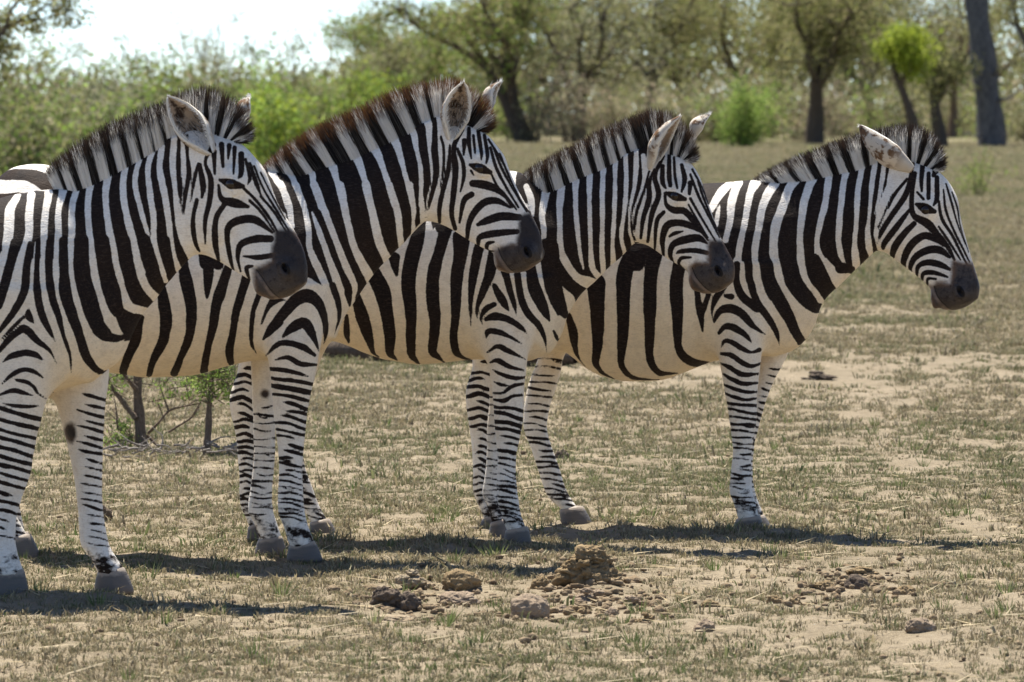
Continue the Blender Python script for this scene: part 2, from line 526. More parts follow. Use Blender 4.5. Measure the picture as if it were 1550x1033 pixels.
Z[3] = dict(d=21.0, ref=770, yaw=14, hyaw=8, size=1.0,
 top=[(349,385),(357,330),(388,288),(450,268),(550,270),(650,272),(740,264),(790,262),(822,290),(845,350),(856,430)],
 bot=[(349,385),(353,440),(395,490),(450,510),(500,515),(528,521),(573,542),(606,548),(638,551),(681,548),(714,544),(760,546),(800,548),(831,532),(850,500),(856,430)],
 nA=(770,420), nB=(1000,285),
 ntop=[(720,266),(790,268),(815,290),(850,282),(875,269),(893,261),(915,252),(935,241),(953,230),(974,219),(1000,222),(1025,236)],
 nbot=[(790,548),(831,532),(848,512),(856,481),(871,456),(882,441),(906,421),(921,404),(943,386),(960,367),(980,362),(1000,366)],
 head_win=(920,150,3.443), poll=(300,270), muz=(565,1005),
 htop=[(240,260),(330,285),(400,312),(445,355),(482,420),(502,480),(532,570),(570,675),(602,750),(642,825),(658,875),(645,935)],
 hbot=[(140,420),(110,600),(150,745),(185,752),(240,782),(300,826),(350,852),(402,890),(430,910),(440,965),(490,1000),(545,1006)],
 eye=(352,505), nostril=(578,896), mouth=[(440,880),(462,930),(510,985),(545,1006)], cheek=(225,600), cheekr=(0.085,0.10),
 ears=[dict(base=(235,335), tip=(370,78), w=0.050, o=(0.85,-0.5,-0.1), near=1), dict(base=(452,190), tip=(522,72), w=0.036, o=(0.7,0.3,-0.2), near=0)],
 mane=[((790,272),(789,262)),((809,300),(800,250)),((825,297),(814,240)),((850,284),(835,228)),((875,270),(856,217)),((893,262),(878,206)),((915,253),(902,193)),((935,242),(921,186)),((954,231),(937,178)),((974,221),(957,168)),((990,222),(978,161)),((1005,230),(1001,160)),((1015,238),(1022,167)),((1023,242),(1040,182)),((1029,244),(1053,200)),((1034,245),(1062,220)),((1037,245),(1064,238)),((1038,247),(1056,245))],
 tipcol=(0.07,0.04,0.025),
 legs=dict(
  nf=dict(win=(690,520,3.227), y=-0.14, top=[(420,735,830),(480,733,815)], rows=[(0,146,352),(100,160,344),(200,175,332),(300,185,328),(400,192,325),(480,198,310),(550,208,292),(650,204,290),(720,202,297),(800,210,307),(850,232,316),(895,238,335)], hoof=(240,350,900,230,368,988)),
  ff=dict(win=(690,520,3.227), y=0.12, top=[(470,750,820)], rows=[(0,170,300),(150,170,260),(330,165,235),(400,158,218),(500,156,216),(600,150,208),(680,138,205),(740,126,202),(800,155,215),(860,172,232)], hoof=(168,240,860,160,250,955)),
  nh=dict(win=(330,520,2.95), y=-0.15, top=[(390,345,480),(460,347,430),(500,352,410)], rows=[(40,96,190),(90,92,172),(150,82,165),(210,62,164),(250,52,162),(300,58,160),(400,78,160),(500,90,158),(600,98,155),(690,96,152),(740,106,156),(790,135,180)], hoof=(136,186,795,130,205,868)),
  fh=dict(win=(330,520,2.95), y=0.15, top=[(400,430,540),(470,450,530)], rows=[(40,340,470),(150,325,430),(250,312,400),(330,310,385),(420,318,378),(500,325,378),(560,335,388),(620,348,414),(700,374,440),(750,390,462),(780,412,490)], hoof=(408,495,775,412,532,845))),
 body='''
@ 760 180 3.229
P 20,240 130,230 300,150 560,60 700,60 760,130 700,330 640,560 700,640 560,720 480,800 400,860 330,950 262,965 225,880 185,760 100,745 -20,720 -20,500
W 120,330,30 140,390,34 147,440,22 152,475,6
W 215,360,40 196,470,30 205,560,26 190,650,34 170,720,38 200,850,44 245,960,40
W 292,320,40 282,420,32 282,520,28 285,620,30 300,680,36 360,770,38 420,800,56
W 362,300,32 360,400,26 366,520,24 382,660,18 398,735,4
W 430,260,30 428,420,24 432,600,22 440,720,28 470,770,30
W 496,225,30 492,360,24 490,520,22 488,650,24 495,755,26
W 556,190,28 553,330,22 548,480,20 540,600,20 542,690,26
W 605,170,22 606,330,22 594,480,18 582,570,20 596,645,20
W 655,140,24 652,300,26 630,440,18 622,540,12 640,610,16
W 690,180,20 690,280,18 660,390,12
W 265,795,6 300,850,38 330,890,54 322,935,30
@ 680 360 3.975
W 80,60,40 110,140,40 100,250,40 80,400,40
D 75,0,110 60,100,74 45,300,66 40,450,56 25,600,46 40,690,36 105,732,10
D 185,40,60 150,200,52 130,350,38 130,530,6
D 262,90,50 250,200,60 200,330,50 167,420,28 165,485,8
D 270,290,36 320,380,50 358,442,8
D 330,180,50 360,300,40 390,400,28 405,468,4
D 410,220,44 430,350,46 470,450,48 540,530,40 575,610,24 586,695,4
D 490,170,60 512,300,80 560,410,68 602,500,14
D 600,60,120 620,250,110 660,400,86 692,462,46
D 270,402,30 220,430,40 190,480,18 198,520,6
D 220,492,26 270,475,50 350,490,40 430,540,28 470,580,4
D 224,605,8 236,565,38 300,570,34 370,600,22 432,636,10
D 228,692,10 290,655,28 350,680,34 460,732,8
D 244,752,10 290,740,28 360,775,30 452,800,10
D 258,795,8 320,825,26 400,845,24 480,838,10
D 268,868,8 310,885,22 352,890,8
D 263,935,12 320,935,20 380,895,22 447,880,14
D 263,975,12 330,982,30 380,955,18 440,948,18
D 625,560,16 645,600,24 662,628,8
@ 500 320 3.973
D 98,630,26 100,720,40 112,785,14
D 140,480,50 190,620,80 230,750,60 260,850,22 292,882,6
D 260,380,90 310,480,100 340,620,80 360,760,70 360,850,46 402,896,8
D 385,280,70 392,350,40 400,402,4
D 548,60,60 520,180,88 480,330,90 470,450,90 485,620,70 485,780,60 490,860,46 535,912,10
D 700,90,80 662,220,70 620,380,80 615,520,80 630,650,70 620,780,60 620,850,46 695,912,8
D 625,70,40 620,112,6
D 815,150,60 780,280,78 755,420,68 755,580,58 745,700,40 745,800,48 780,870,26 842,892,6
D 895,190,50 870,330,58 850,450,40 836,580,18 850,685,4
D 975,240,50 950,400,60 900,530,28 885,622,6
@ 0 0 1
W 776,256,13 771,320,11 762,392,9
W 796,312,8 792,352,9 784,404,8
D 640,268,20 632,300,20 636,340,18
D 700,262,22 680,300,20 668,345,18
D 745,258,18 725,300,16 705,360,14
D 590,268,22 570,320,24 560,400,22
D 540,268,22 510,330,26 500,410,22 515,470,18
D 490,266,22 450,340,26 440,430,22 452,490,14
D 440,268,20 405,330,24 390,400,20 375,450,10
D 400,280,16 372,330,18 355,380,10
''', head='''
@ 920 150 3.443
D 155,265,26 165,380,26 160,450,22 125,580,14 120,655,8
D 110,290,34 115,440,32 95,560,24 90,680,22 107,765,14
D 62,300,30 66,440,30 50,600,30 50,790,36
D 215,378,12 190,470,14 150,590,16 138,695,10
D 242,365,10 215,440,22 215,520,28 185,620,24 172,725,14
D 290,300,14 245,400,24 265,500,26 230,600,26 208,745,14
D 298,490,12 305,550,20 345,580,34 400,585,34 450,640,28 490,690,20 522,737,10
D 292,590,18 255,640,22 244,785,12
D 502,702,8 440,665,30 370,645,34 310,660,36 285,730,28 290,815,14
D 392,690,8 350,700,20 322,716,12
D 517,752,10 470,725,36 400,735,40 340,760,30 325,810,24 342,855,10
D 517,802,22 450,790,26 380,795,22 358,806,8
D 432,826,12 385,830,20 370,860,14 402,893,6
D 306,490,16 352,508,41 402,522,20
D 285,350,22 285,430,24 302,465,10
D 320,295,18 320,400,24 326,452,20
D 345,305,12 350,400,15 362,465,12
D 385,345,18 400,420,26 384,485,10
D 430,440,28 424,495,16
D 430,395,12 470,500,15 520,600,13 582,722,9
D 470,430,12 500,520,13 550,640,11 602,742,8
D 430,520,16 470,590,13 530,690,11 562,742,8
D 420,550,10 470,640,13 522,722,9
D 440,368,12 490,460,9 522,545,7
''', muzzle=[(528,742),(600,738),(644,800),(680,880),(655,962),(560,1025),(478,1020),(426,985),(422,880),(460,852),(522,852),(520,800)])

Z[2] = dict(d=20.25, ref=440, yaw=8, hyaw=14, size=1.0,
 top=[(-34,360),(-28,310),(0,266),(40,249),(100,256),(200,272),(300,278),(380,268),(417,264),(465,285),(505,340),(530,420)],
 bot=[(-34,360),(-30,430),(20,500),(90,545),(160,563),(191,568),(227,573),(267,571),(305,566),(338,556),(380,545),(430,545),(470,535),(505,511),(525,475),(530,420)],
 nA=(440,410), nB=(690,240),
 ntop=[(340,272),(417,265),(446,268),(472,258),(506,247),(543,236),(574,220),(599,207),(626,194),(650,182),(667,173),(690,172),(715,185)],
 nbot=[(450,545),(492,525),(508,510),(518,487),(528,470),(539,453),(548,440),(562,419),(589,390),(607,373),(642,336),(655,328),(680,325)],
 head_win=(620,100,3.227), poll=(270,260), muz=(540,1012),
 htop=[(215,240),(300,290),(372,332),(422,390),(460,440),(482,500),(512,570),(552,650),(592,720),(630,800),(646,870),(638,930)],
 hbot=[(80,420),(60,600),(88,745),(140,766),(210,800),(280,846),(340,880),(385,902),(420,915),(432,970),(480,1005),(530,1012)],
 eye=(345,497), nostril=(578,908), mouth=[(432,888),(450,935),(490,990),(520,1012)], cheek=(205,600), cheekr=(0.09,0.105),
 ears=[dict(base=(208,335), tip=(262,72), w=0.054, o=(0.25,-0.95,0.0), near=1), dict(base=(392,200), tip=(436,72), w=0.038, o=(0.75,-0.1,0.1), near=0)],
 mane=[((405,268),(396,247)),((417,269),(402,240)),((446,272),(420,222)),((472,260),(437,208)),((506,248),(470,187)),((543,237),(508,169)),((574,221),(540,156)),((599,208),(566,142)),((626,195),(597,129)),((650,183),(632,119)),((667,175),(664,113)),((682,178),(690,111)),((695,185),(713,122)),((706,191),(734,137)),((714,195),(748,155)),((720,198),(757,175)),((724,199),(757,190)),((728,201),(742,200))],
 tipcol=(0.16,0.07,0.025),
 legs=dict(
  nf=dict(win=(330,520,2.95), y=-0.15, top=[(430,392,495),(490,398,488)], rows=[(0,214,456),(60,230,446),(130,240,434),(200,245,416),(300,252,393),(400,262,385),(460,267,378),(550,275,372),(650,272,375),(720,270,379),(770,274,384),(830,303,402),(885,312,426)], hoof=(316,430,885,300,470,975)),
  ff=dict(win=(330,520,2.95), y=0.14, top=[(480,375,450)], rows=[(0,160,290),(70,150,245),(200,155,246),(300,161,250),(400,163,254),(480,166,254),(560,158,248),(640,147,241),(700,136,239),(750,133,246),(800,165,262),(850,180,280)], hoof=(176,285,852,158,304,932)),
  nh=dict(win=(0,0,1), y=-0.15, top=[(390,-34,110),(470,-30,80),(520,-28,50)], rows=[(570,-30,20),(620,-34,8),(660,-34,2),(720,-24,6),(770,-14,12),(800,-2,28),(822,12,40)], hoof=(14,46,820,18,62,858)),
  fh=dict(win=(0,0,1), y=0.15, top=[(390,10,150),(470,10,120),(520,10,90)], rows=[(570,5,62),(620,-12,30),(660,-12,26),(720,-6,26),(770,-4,28),(800,2,34),(815,8,38)], hoof=(8,42,812,4,50,842))),
 body='''
@ 400 110 5.1667
P -60,760 40,720 500,560 1000,380 1340,240 1420,300 1400,560 1400,700 1330,1060 1250,1150 1150,1260 900,1600 720,1790 607,1775 523,1705 440,1660 348,1600 260,1660 150,1720 0,1640 -40,1400 -60,1000
W 60,780,60 110,860,40 150,940,40 190,1050,50
W 150,700,60 220,820,50 260,930,40 310,1040,44
W 270,600,70 370,780,50 390,900,40 450,1050,54
W 400,480,80 520,700,70 570,850,44 620,1040,50
W 560,420,80 720,660,70 790,860,44 832,1040,50
W 700,360,50 860,590,70 930,750,44 1022,1040,50
W 850,280,70 1010,510,70 1080,720,44 1162,1040,36
W 980,240,50 1150,440,60 1190,600,40 1225,780,34 1225,1040,30
W 1100,170,60 1270,370,60 1290,520,40 1305,780,40 1280,1040,40
W 1260,120,60 1360,320,50 1375,500,34 1375,700,40 1330,1000,50
@ 390 280 3.688
W 128,-10,36 172,100,36 192,230,28
W 215,0,34 260,120,30 285,260,30 290,350,34 330,450,44 380,550,34 403,585,16
W 303,150,6 340,250,26 390,390,34 430,500,40 470,620,40 485,720,34 450,830,28
W 315,0,44 380,160,36 440,320,36 490,450,40 540,560,34 535,640,18
W 460,0,44 500,200,40 540,350,40 610,490,50
W 605,0,44 640,150,44 680,320,50 720,410,50
W 735,0,36 780,150,36 800,310,34
W 850,0,36 870,130,26 870,250,24
W 915,0,20 920,200,24
W 285,528,18 330,580,40 400,660,44 415,780,50 390,870,30
W 282,528,22 180,610,34 100,680,30 30,790,40
D 420,560,40 450,650,34 456,740,22 430,842,4
D 32,862,16 80,800,50 160,700,60 220,640,70 280,620,80 340,660,60 375,750,40 380,830,28 370,892,4
D 138,852,10 190,800,50 260,770,60 300,820,50 330,890,22 346,932,4
D 48,952,10 110,890,30 180,885,34 260,910,40 322,952,20
D 98,977,8 170,965,26 240,1000,34 332,1005,16
D 18,782,8 50,700,24 100,650,30 152,640,10
D 505,600,50 515,675,14
@ 160 370 4.492
D 240,500,50 220,560,62 200,650,80 150,770,60 120,860,56 135,895,20
D 380,300,60 395,400,84 410,500,88 400,620,74 380,680,70 320,800,50 295,890,36
D 530,80,50 530,160,70 550,260,90 580,400,80 580,540,70 560,650,60 510,770,50 465,880,54
D 700,60,80 697,230,70 690,340,36 685,378,4
D 850,100,60 830,170,60 780,320,80 750,420,70 730,560,60 690,720,50 668,860,56
D 965,200,60 910,380,60 880,500,50 860,620,50 840,720,58 850,800,46
D 1045,340,40 1005,450,40 990,580,34 995,680,26 1022,738,10
D 1140,370,50 1090,460,30 1063,545,6
D 1180,530,60 1120,590,50 1078,642,14
D 1180,680,30 1100,752,6
@ 0 0 1
W 405,296,10 411,360,10 408,432,8
W 428,325,9 436,385,9 434,436,7
D 380,262,22 385,320,20 380,400,16
D 340,270,22 335,330,20 330,400,18
D 300,272,22 305,330,20 310,400,16
D 255,270,24 262,330,22 275,400,20
D 205,268,24 215,330,22 235,420,20
D 165,262,22 175,340,22 195,430,20 205,500,18
D 125,256,20 125,340,24 150,440,22 175,510,14
D -40,266,10 0,266,14 40,266,18 72,280,26 95,310,24 95,360,22 110,450,22
D -40,302,14 0,299,12 40,304,18 52,340,18 50,400,22 60,480,16
D -40,340,14 -5,350,18 10,410,20 20,470,12
D -40,400,12 -20,420,16 -12,470,10
''', head='''
@ 620 100 3.227
D 48,290,40 70,440,42 85,560,32 70,660,22 86,750,16
D 115,250,36 120,400,34 130,520,28 110,620,20 88,705,12
D 152,345,12 165,400,14 165,500,14 148,595,6
D 197,388,12 190,500,22 160,620,22 145,700,22 146,765,14
D 255,310,24 215,400,22 225,500,28 215,620,26 205,720,22 222,795,20
D 233,405,14 260,470,18 265,540,18 248,615,8
D 302,628,28 265,660,26 244,765,12
D 268,365,24 264,435,10
D 308,574,32 360,580,40 420,600,32 470,640,20 522,702,8
D 492,692,10 430,660,30 370,665,34 320,710,32 290,770,26 280,845,18
D 535,740,30 450,735,40 380,755,34 333,776,18
D 525,810,24 450,815,32 380,825,32 340,840,26 335,875,16
D 412,860,10 380,870,20 380,900,14 412,906,6
D 296,484,16 344,500,43 394,520,20
D 300,512,12 312,532,8
D 290,305,18 290,380,20 302,452,10
D 312,340,14 320,425,12
D 335,318,18 350,420,18 350,458,8
D 365,338,16 380,430,18 375,475,10
D 395,400,14 420,490,16 470,590,14 532,692,9
D 410,400,10 450,500,13 510,610,11 572,712,8
D 440,430,10 490,550,11 550,670,9 592,722,7
D 400,530,10 430,590,12 502,692,9
D 385,360,12 430,430,11 470,500,9 502,572,6
''', muzzle=[(532,732),(590,722),(634,790),(662,870),(645,952),(560,1022),(478,1022),(422,985),(416,902),(445,882),(522,872),(540,790)])

Z[1] = dict(d=18.68, ref=40, yaw=10, hyaw=12, size=1.0,
 top=[(-478,430),(-470,370),(-430,318),(-350,296),(-250,305),(-120,312),(0,304),(36,296),(85,292),(120,310),(165,370),(190,450)],
 bot=[(-478,430),(-470,500),(-420,575),(-330,620),(-230,640),(-130,640),(-60,628),(0,612),(40,600),(80,593),(116,583),(150,566),(180,520),(190,450)],
 nA=(70,470), nB=(330,290),
 ntop=[(10,300),(85,291),(97,289),(121,283),(140,276),(165,264),(189,252),(213,238),(235,225),(261,206),(290,196),(330,205),(350,212)],
 nbot=[(80,594),(116,583),(150,566),(182,547),(201,505),(218,472),(237,452),(250,433),(268,411),(294,383),(315,372),(335,372)],
 head_win=(240,120,3.038), poll=(275,240), muz=(575,1010),
 htop=[(200,215),(300,262),(380,298),(432,350),(482,410),(505,462),(542,558),(582,630),(620,690),(660,770),(679,850),(672,920)],
 hbot=[(110,420),(95,600),(165,790),(205,800),(290,842),(350,880),(415,920),(442,935),(455,972),(510,1002),(565,1008)],
 eye=(335,482), nostril=(588,872), mouth=[(448,875),(475,910),(520,975),(555,1006)], cheek=(230,620), cheekr=(0.09,0.105),
 ears=[dict(base=(225,315), tip=(42,80), w=0.055, o=(-0.15,-0.92,0.30), near=1), dict(base=(395,190), tip=(405,76), w=0.038, o=(0.5,0.4,0.2), near=0)],
 mane=[((85,291),(66,255)),((97,291),(78,240)),((121,285),(100,220)),((140,277),(122,205)),((165,265),(146,190)),((189,253),(172,176)),((213,239),(198,167)),((235,227),(222,156)),((261,209),(246,147)),((285,200),(272,132)),((302,200),(300,125)),((318,205),(324,127)),((330,208),(347,136)),((340,211),(368,153)),((347,213),(384,174)),((353,214),(393,195)),((357,215),(390,210)),((360,216),(372,214))],
 tipcol=(0.05,0.03,0.02),
 legs=dict(
  nf=dict(win=(0,560,2.868), y=-0.15, top=[(440,-30,110),(510,-26,95)], rows=[(0,-62,225),(100,-60,205),(200,-58,181),(300,-50,153),(400,-45,136),(480,-40,120),(550,-38,92),(650,-34,66),(760,-38,62),(830,-28,78),(875,-28,96)], hoof=(-26,102,870,-38,128,1000)),
  ff=dict(win=(0,560,2.868), y=0.15, top=[(510,60,160)], rows=[(0,205,475),(60,222,466),(120,240,456),(200,265,446),(300,292,441),(400,312,440),(480,325,438),(560,335,440),(640,342,446),(720,345,460),(780,352,472),(830,398,502),(872,416,534)], hoof=(420,538,868,403,584,977)),
  nh=dict(win=(0,0,1), y=-0.16, top=[(450,-478,-320),(540,-476,-360),(600,-470,-395)], rows=[(640,-474,-408),(680,-482,-420),(720,-478,-430),(780,-464,-434),(830,-462,-432),(850,-452,-420)], hoof=(-452,-406,848,-458,-394,895)),
  fh=dict(win=(0,0,1), y=0.16, top=[(450,-440,-290),(540,-440,-330),(600,-430,-360)], rows=[(640,-420,-360),(680,-424,-366),(720,-416,-372),(780,-402,-374),(830,-400,-372),(845,-390,-360)], hoof=(-392,-348,842,-398,-336,886))),
 body='''
@ 0 150 4.131
P -60,640 100,560 300,570 500,500 800,380 1050,240 1180,220 1190,400 1150,620 1110,760 1180,960 1200,1040 1040,1300 880,1500 760,1520 560,1420 440,1120 300,1000 200,1000 -60,1000
W 110,600,40 62,700,60 52,850,62 30,1000,52 -10,1100,40
W 195,600,50 182,720,50 180,850,50 150,950,50 110,1060,54
W 305,590,50 282,720,42 275,850,40 275,1080,38
W 225,900,16 212,1080,32
W 395,570,50 366,700,36 365,850,40 350,1080,42
W 475,570,42 450,680,40 450,850,46 444,1080,46
W 565,530,44 550,650,36 555,800,40 590,1080,46
W 676,470,50 660,600,40 675,760,44 710,950,50 735,1080,52
W 785,420,40 770,560,40 790,720,40 850,950,50 885,1080,52
W 875,380,30 845,520,36 880,690,30 920,830,26 937,890,4
W 955,330,36 925,450,36 940,600,40 960,750,36 965,900,36 1010,1080,42
W 1015,300,40 1000,440,40 1030,600,40 1055,760,36 1075,950,40 1120,1080,40
W 1090,250,40 1080,400,40 1095,560,30 1110,700,40 1140,860,50 1192,985,40
W 1142,270,24 1150,440,30 1140,600,24 1118,745,22
@ 0 370 4.131
W 20,60,40 -20,200,50
W 130,60,40 100,180,44 75,330,44 30,420,40
W 175,200,26 190,330,36 230,450,50 300,600,50
W 270,100,40 290,300,40 340,500,60 400,700,60
W 350,100,40 380,320,46 440,500,60 500,650,70
W 445,100,46 480,320,60 560,500,80 600,650,90
W 580,100,50 620,300,60 680,450,80 720,530,60
W 715,100,50 760,280,56 800,390,70 870,410,50
W 850,100,44 910,260,50 970,330,50
D 100,-10,72 62,130,60 22,280,60 -5,390,40
D 192,0,44 166,150,50 150,300,50 80,430,44 -5,545,28
D 240,-20,34 230,150,34 235,320,50 265,450,50 310,540,38 346,610,4
D 315,-20,56 305,150,50 325,320,50 365,450,44 400,580,30 440,700,18 446,805,4
D 395,-20,60 400,150,60 410,300,80 450,440,70 500,580,60 540,700,60 600,780,46 642,790,14
D 510,-20,92 510,150,100 550,330,110 600,480,100 640,560,76 740,590,42 825,556,20
D 640,-20,92 660,150,100 700,300,110 740,420,78 845,455,30
D 770,-20,90 800,150,90 850,290,80 925,358,50
D 900,-20,90 950,150,90 1000,250,56 1055,248,12
D 1030,-20,70 1060,150,60 1080,185,50
D -5,665,30 50,600,40 110,550,40 160,530,50 230,600,40 310,665,18 352,745,4
D 180,398,6 180,450,48 212,495,6
D 150,452,16 80,520,22 8,595,12
D 8,742,10 70,700,36 150,680,40 220,690,36 267,722,10
D 8,877,10 70,820,26 140,785,30 210,795,30 272,838,10
D 98,850,16 160,860,30 210,890,24 235,930,22 292,968,8
D -5,942,18 80,915,30 150,930,28 202,946,12
D 18,995,8 90,1010,24 180,1015,24 252,1010,8
D 618,806,16 690,790,22 748,738,6
@ 0 0 1
D -30,300,16 -40,400,16 -60,500,14
D -60,302,16 -75,400,18 -95,560,14
D -100,304,20 -110,420,22 -130,600,14
D -150,306,22 -160,430,24 -175,610,14
D -205,306,22 -215,430,24 -225,610,14
D -260,304,22 -275,420,24 -280,590,14
D -310,300,22 -335,400,24 -330,540,16
D -360,298,20 -395,390,24 -380,520,16
D -410,305,18 -440,400,20 -430,520,14
D -445,330,14 -468,420,14 -460,520,10
''', head='''
@ 240 120 3.038
D 30,290,40 40,400,44 60,560,44 90,720,40 122,825,18
D 90,280,26 95,420,30 100,520,24 88,645,10
D 128,350,18 140,430,22 120,560,16 108,685,6
D 182,388,10 165,460,16 148,565,6
D 188,395,20 205,490,26 200,545,10
D 252,302,24 215,380,14 240,460,24 235,560,24 215,650,20 215,755,8
D 177,556,18 160,640,18 165,740,24 187,790,12
D 255,335,24 258,435,12
D 275,488,12 290,550,24 350,570,40 412,587,16
D 302,578,22 265,640,24 260,740,28 277,835,14
D 522,704,12 450,650,34 390,645,36 330,670,32 315,720,24 330,820,20 346,885,10
D 515,735,30 450,735,34 380,760,28 365,820,18 377,885,8
D 525,810,22 460,820,24 392,814,8
D 432,860,10 405,870,20 417,924,10
D 282,464,14 334,482,42 388,494,20
D 290,300,24 296,402,14
D 325,305,22 320,365,10
D 350,315,20 345,435,10
D 380,345,26 380,430,24 368,455,8
D 400,368,12 420,450,18 410,485,6
D 420,388,14 450,480,20 472,535,8
D 440,400,10 480,500,11 540,600,11 602,702,7
D 390,500,14 450,560,15 510,640,13 552,712,8
D 420,560,16 470,610,13 532,702,8
D 470,540,14 530,610,11 587,702,7
D 470,430,8 520,530,9 582,642,7
''', muzzle=[(540,698),(600,692),(644,720),(692,830),(686,932),(600,1016),(508,1020),(442,985),(436,872),(480,862),(522,840),(525,770)])
# ================================================================== zebras: materials
def coat_material():
    t = NT('zebra_coat')
    f = t.attr('stripe').outputs['Fac']; warm = t.attr('warm').outputs['Fac']
    muz = t.attr('muzzle').outputs['Fac']; blo = t.attr('blotch').outputs['Fac']; br = t.attr('brown').outputs['Fac']
    co = t.objco()
    n1 = t.noise(150, 3, 0.7, co); n2 = t.noise(28, 3, 0.6, co); n3 = t.noise(5, 4, 0.6, co); n4 = t.noise(24, 4, 0.6, t.objco((1, 1, 1.6)))
    n5 = t.noise(11, 2, 0.5, co)
    jit = t.attr('jitter').outputs['Fac']
    f = t.math('ADD', f, t.math('MULTIPLY', jit, t.math('MULTIPLY', t.math('SUBTRACT', n5, 0.5), 3.0)))
    fj = t.math('ADD', f, t.math('ADD', t.math('MULTIPLY', t.math('SUBTRACT', n1, 0.5), 2.0), t.math('MULTIPLY', jit, t.math('MULTIPLY', t.math('SUBTRACT', n2, 0.5), 2.0))))
    dark = t.remap(fj, -0.75, 0.75)
    bl = t.remap(t.math('ADD', t.math('MULTIPLY', blo, 1.0), t.math('MULTIPLY', t.math('SUBTRACT', n4, 0.5), 2.0)), 0.62, 1.02)
    dark = t.math('MAXIMUM', dark, bl)
    white = t.mix(t.remap(t.math('ADD', warm, t.math('MULTIPLY', t.math('SUBTRACT', n3, 0.5), 0.5)), 0.0, 1.0, 0, 1, False), (0.86, 0.81, 0.73), (0.80, 0.655, 0.45))
    white = t.mix(t.remap(n2, 0.42, 0.75, 0, 0.26), white, (0.42, 0.30, 0.19))
    white = t.mix(t.remap(n1, 0.48, 0.70, 0, 0.20), white, (0.34, 0.27, 0.20))
    black = t.mix(t.math('MULTIPLY', br, t.remap(n3, 0.3, 0.7)), (0.012, 0.009, 0.009), (0.050, 0.027, 0.014))
    black = t.mix(t.remap(n1, 0.50, 0.72, 0, 0.5), black, (0.045, 0.032, 0.024))
    hair = t.noise(1.0, 3, 0.6, t.objco((55, 190, 230)))
    white = t.mix(t.remap(hair, 0.45, 0.70, 0, 0.28), white, (0.45, 0.36, 0.26))
    black = t.mix(t.remap(hair, 0.48, 0.72, 0, 0.75), black, (0.050, 0.036, 0.028))
    col = t.mix(dark, white, black)
    mz = t.remap(t.math('ADD', muz, t.math('MULTIPLY', t.math('SUBTRACT', n2, 0.5), 9.0)), -6.0, 4.5)
    mcol = t.mix(t.remap(muz, 0.0, 10.0), (0.15, 0.088, 0.052), (0.062, 0.050, 0.044))
    mcol = t.mix(t.remap(n1, 0.55, 0.75), mcol, (0.11, 0.092, 0.080))
    mcol = t.mix(t.remap(n3, 0.42, 0.62), mcol, (0.034, 0.026, 0.023))
    mcol = t.mix(t.remap(t.noise(55, 3, 0.7, co), 0.50, 0.66, 0, 0.7), mcol, (0.020, 0.015, 0.014))
    mcol = t.mix(t.math('MULTIPLY', t.attr('lip').outputs['Fac'], t.remap(n2, 0.3, 0.6, 0.3, 0.9)), mcol, (0.22, 0.17, 0.14))
    col = t.mix(mz, col, mcol)
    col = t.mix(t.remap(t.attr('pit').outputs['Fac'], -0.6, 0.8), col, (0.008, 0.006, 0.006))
    t.bump(t.math('ADD', t.math('MULTIPLY', hair, 0.8), t.math('MULTIPLY', n1, 0.6)), 0.55, 0.005)
    m = t.done(col, t.math('SUBTRACT', 0.66, t.math('MULTIPLY', mz, 0.22)), t.math('ADD', 0.07, t.math('MULTIPLY', mz, 0.10)))
    t.b.inputs['Sheen Weight'].default_value = 0.0
    t.b.inputs['Sheen Roughness'].default_value = 0.5
    return m

def hair_material(name, tip):
    t = NT(name)
    d = t.attr('dark').outputs['Fac']; u = t.attr('along').outputs['Fac']; r = t.attr('rnd').outputs['Fac']
    base = t.mix(d, (0.90, 0.88, 0.84), (0.016, 0.012, 0.011))
    tipf = t.remap(t.math('ADD', u, t.math('MULTIPLY', t.math('SUBTRACT', r, 0.5), 0.26)), 0.74, 0.92)
    col = t.mix(tipf, base, t.mix(r, (0.018, 0.012, 0.010), tip))
    m = t.done(col, 0.5, 0.3)
    tr = t.n.new('ShaderNodeBsdfTranslucent'); t.l(col, tr.inputs['Color'])
    mx = t.n.new('ShaderNodeMixShader'); mx.inputs[0].default_value = 0.5
    t.l(t.b.outputs[0], mx.inputs[1]); t.l(tr.outputs[0], mx.inputs[2]); t.l(mx.outputs[0], t.out.inputs[0])
    return m

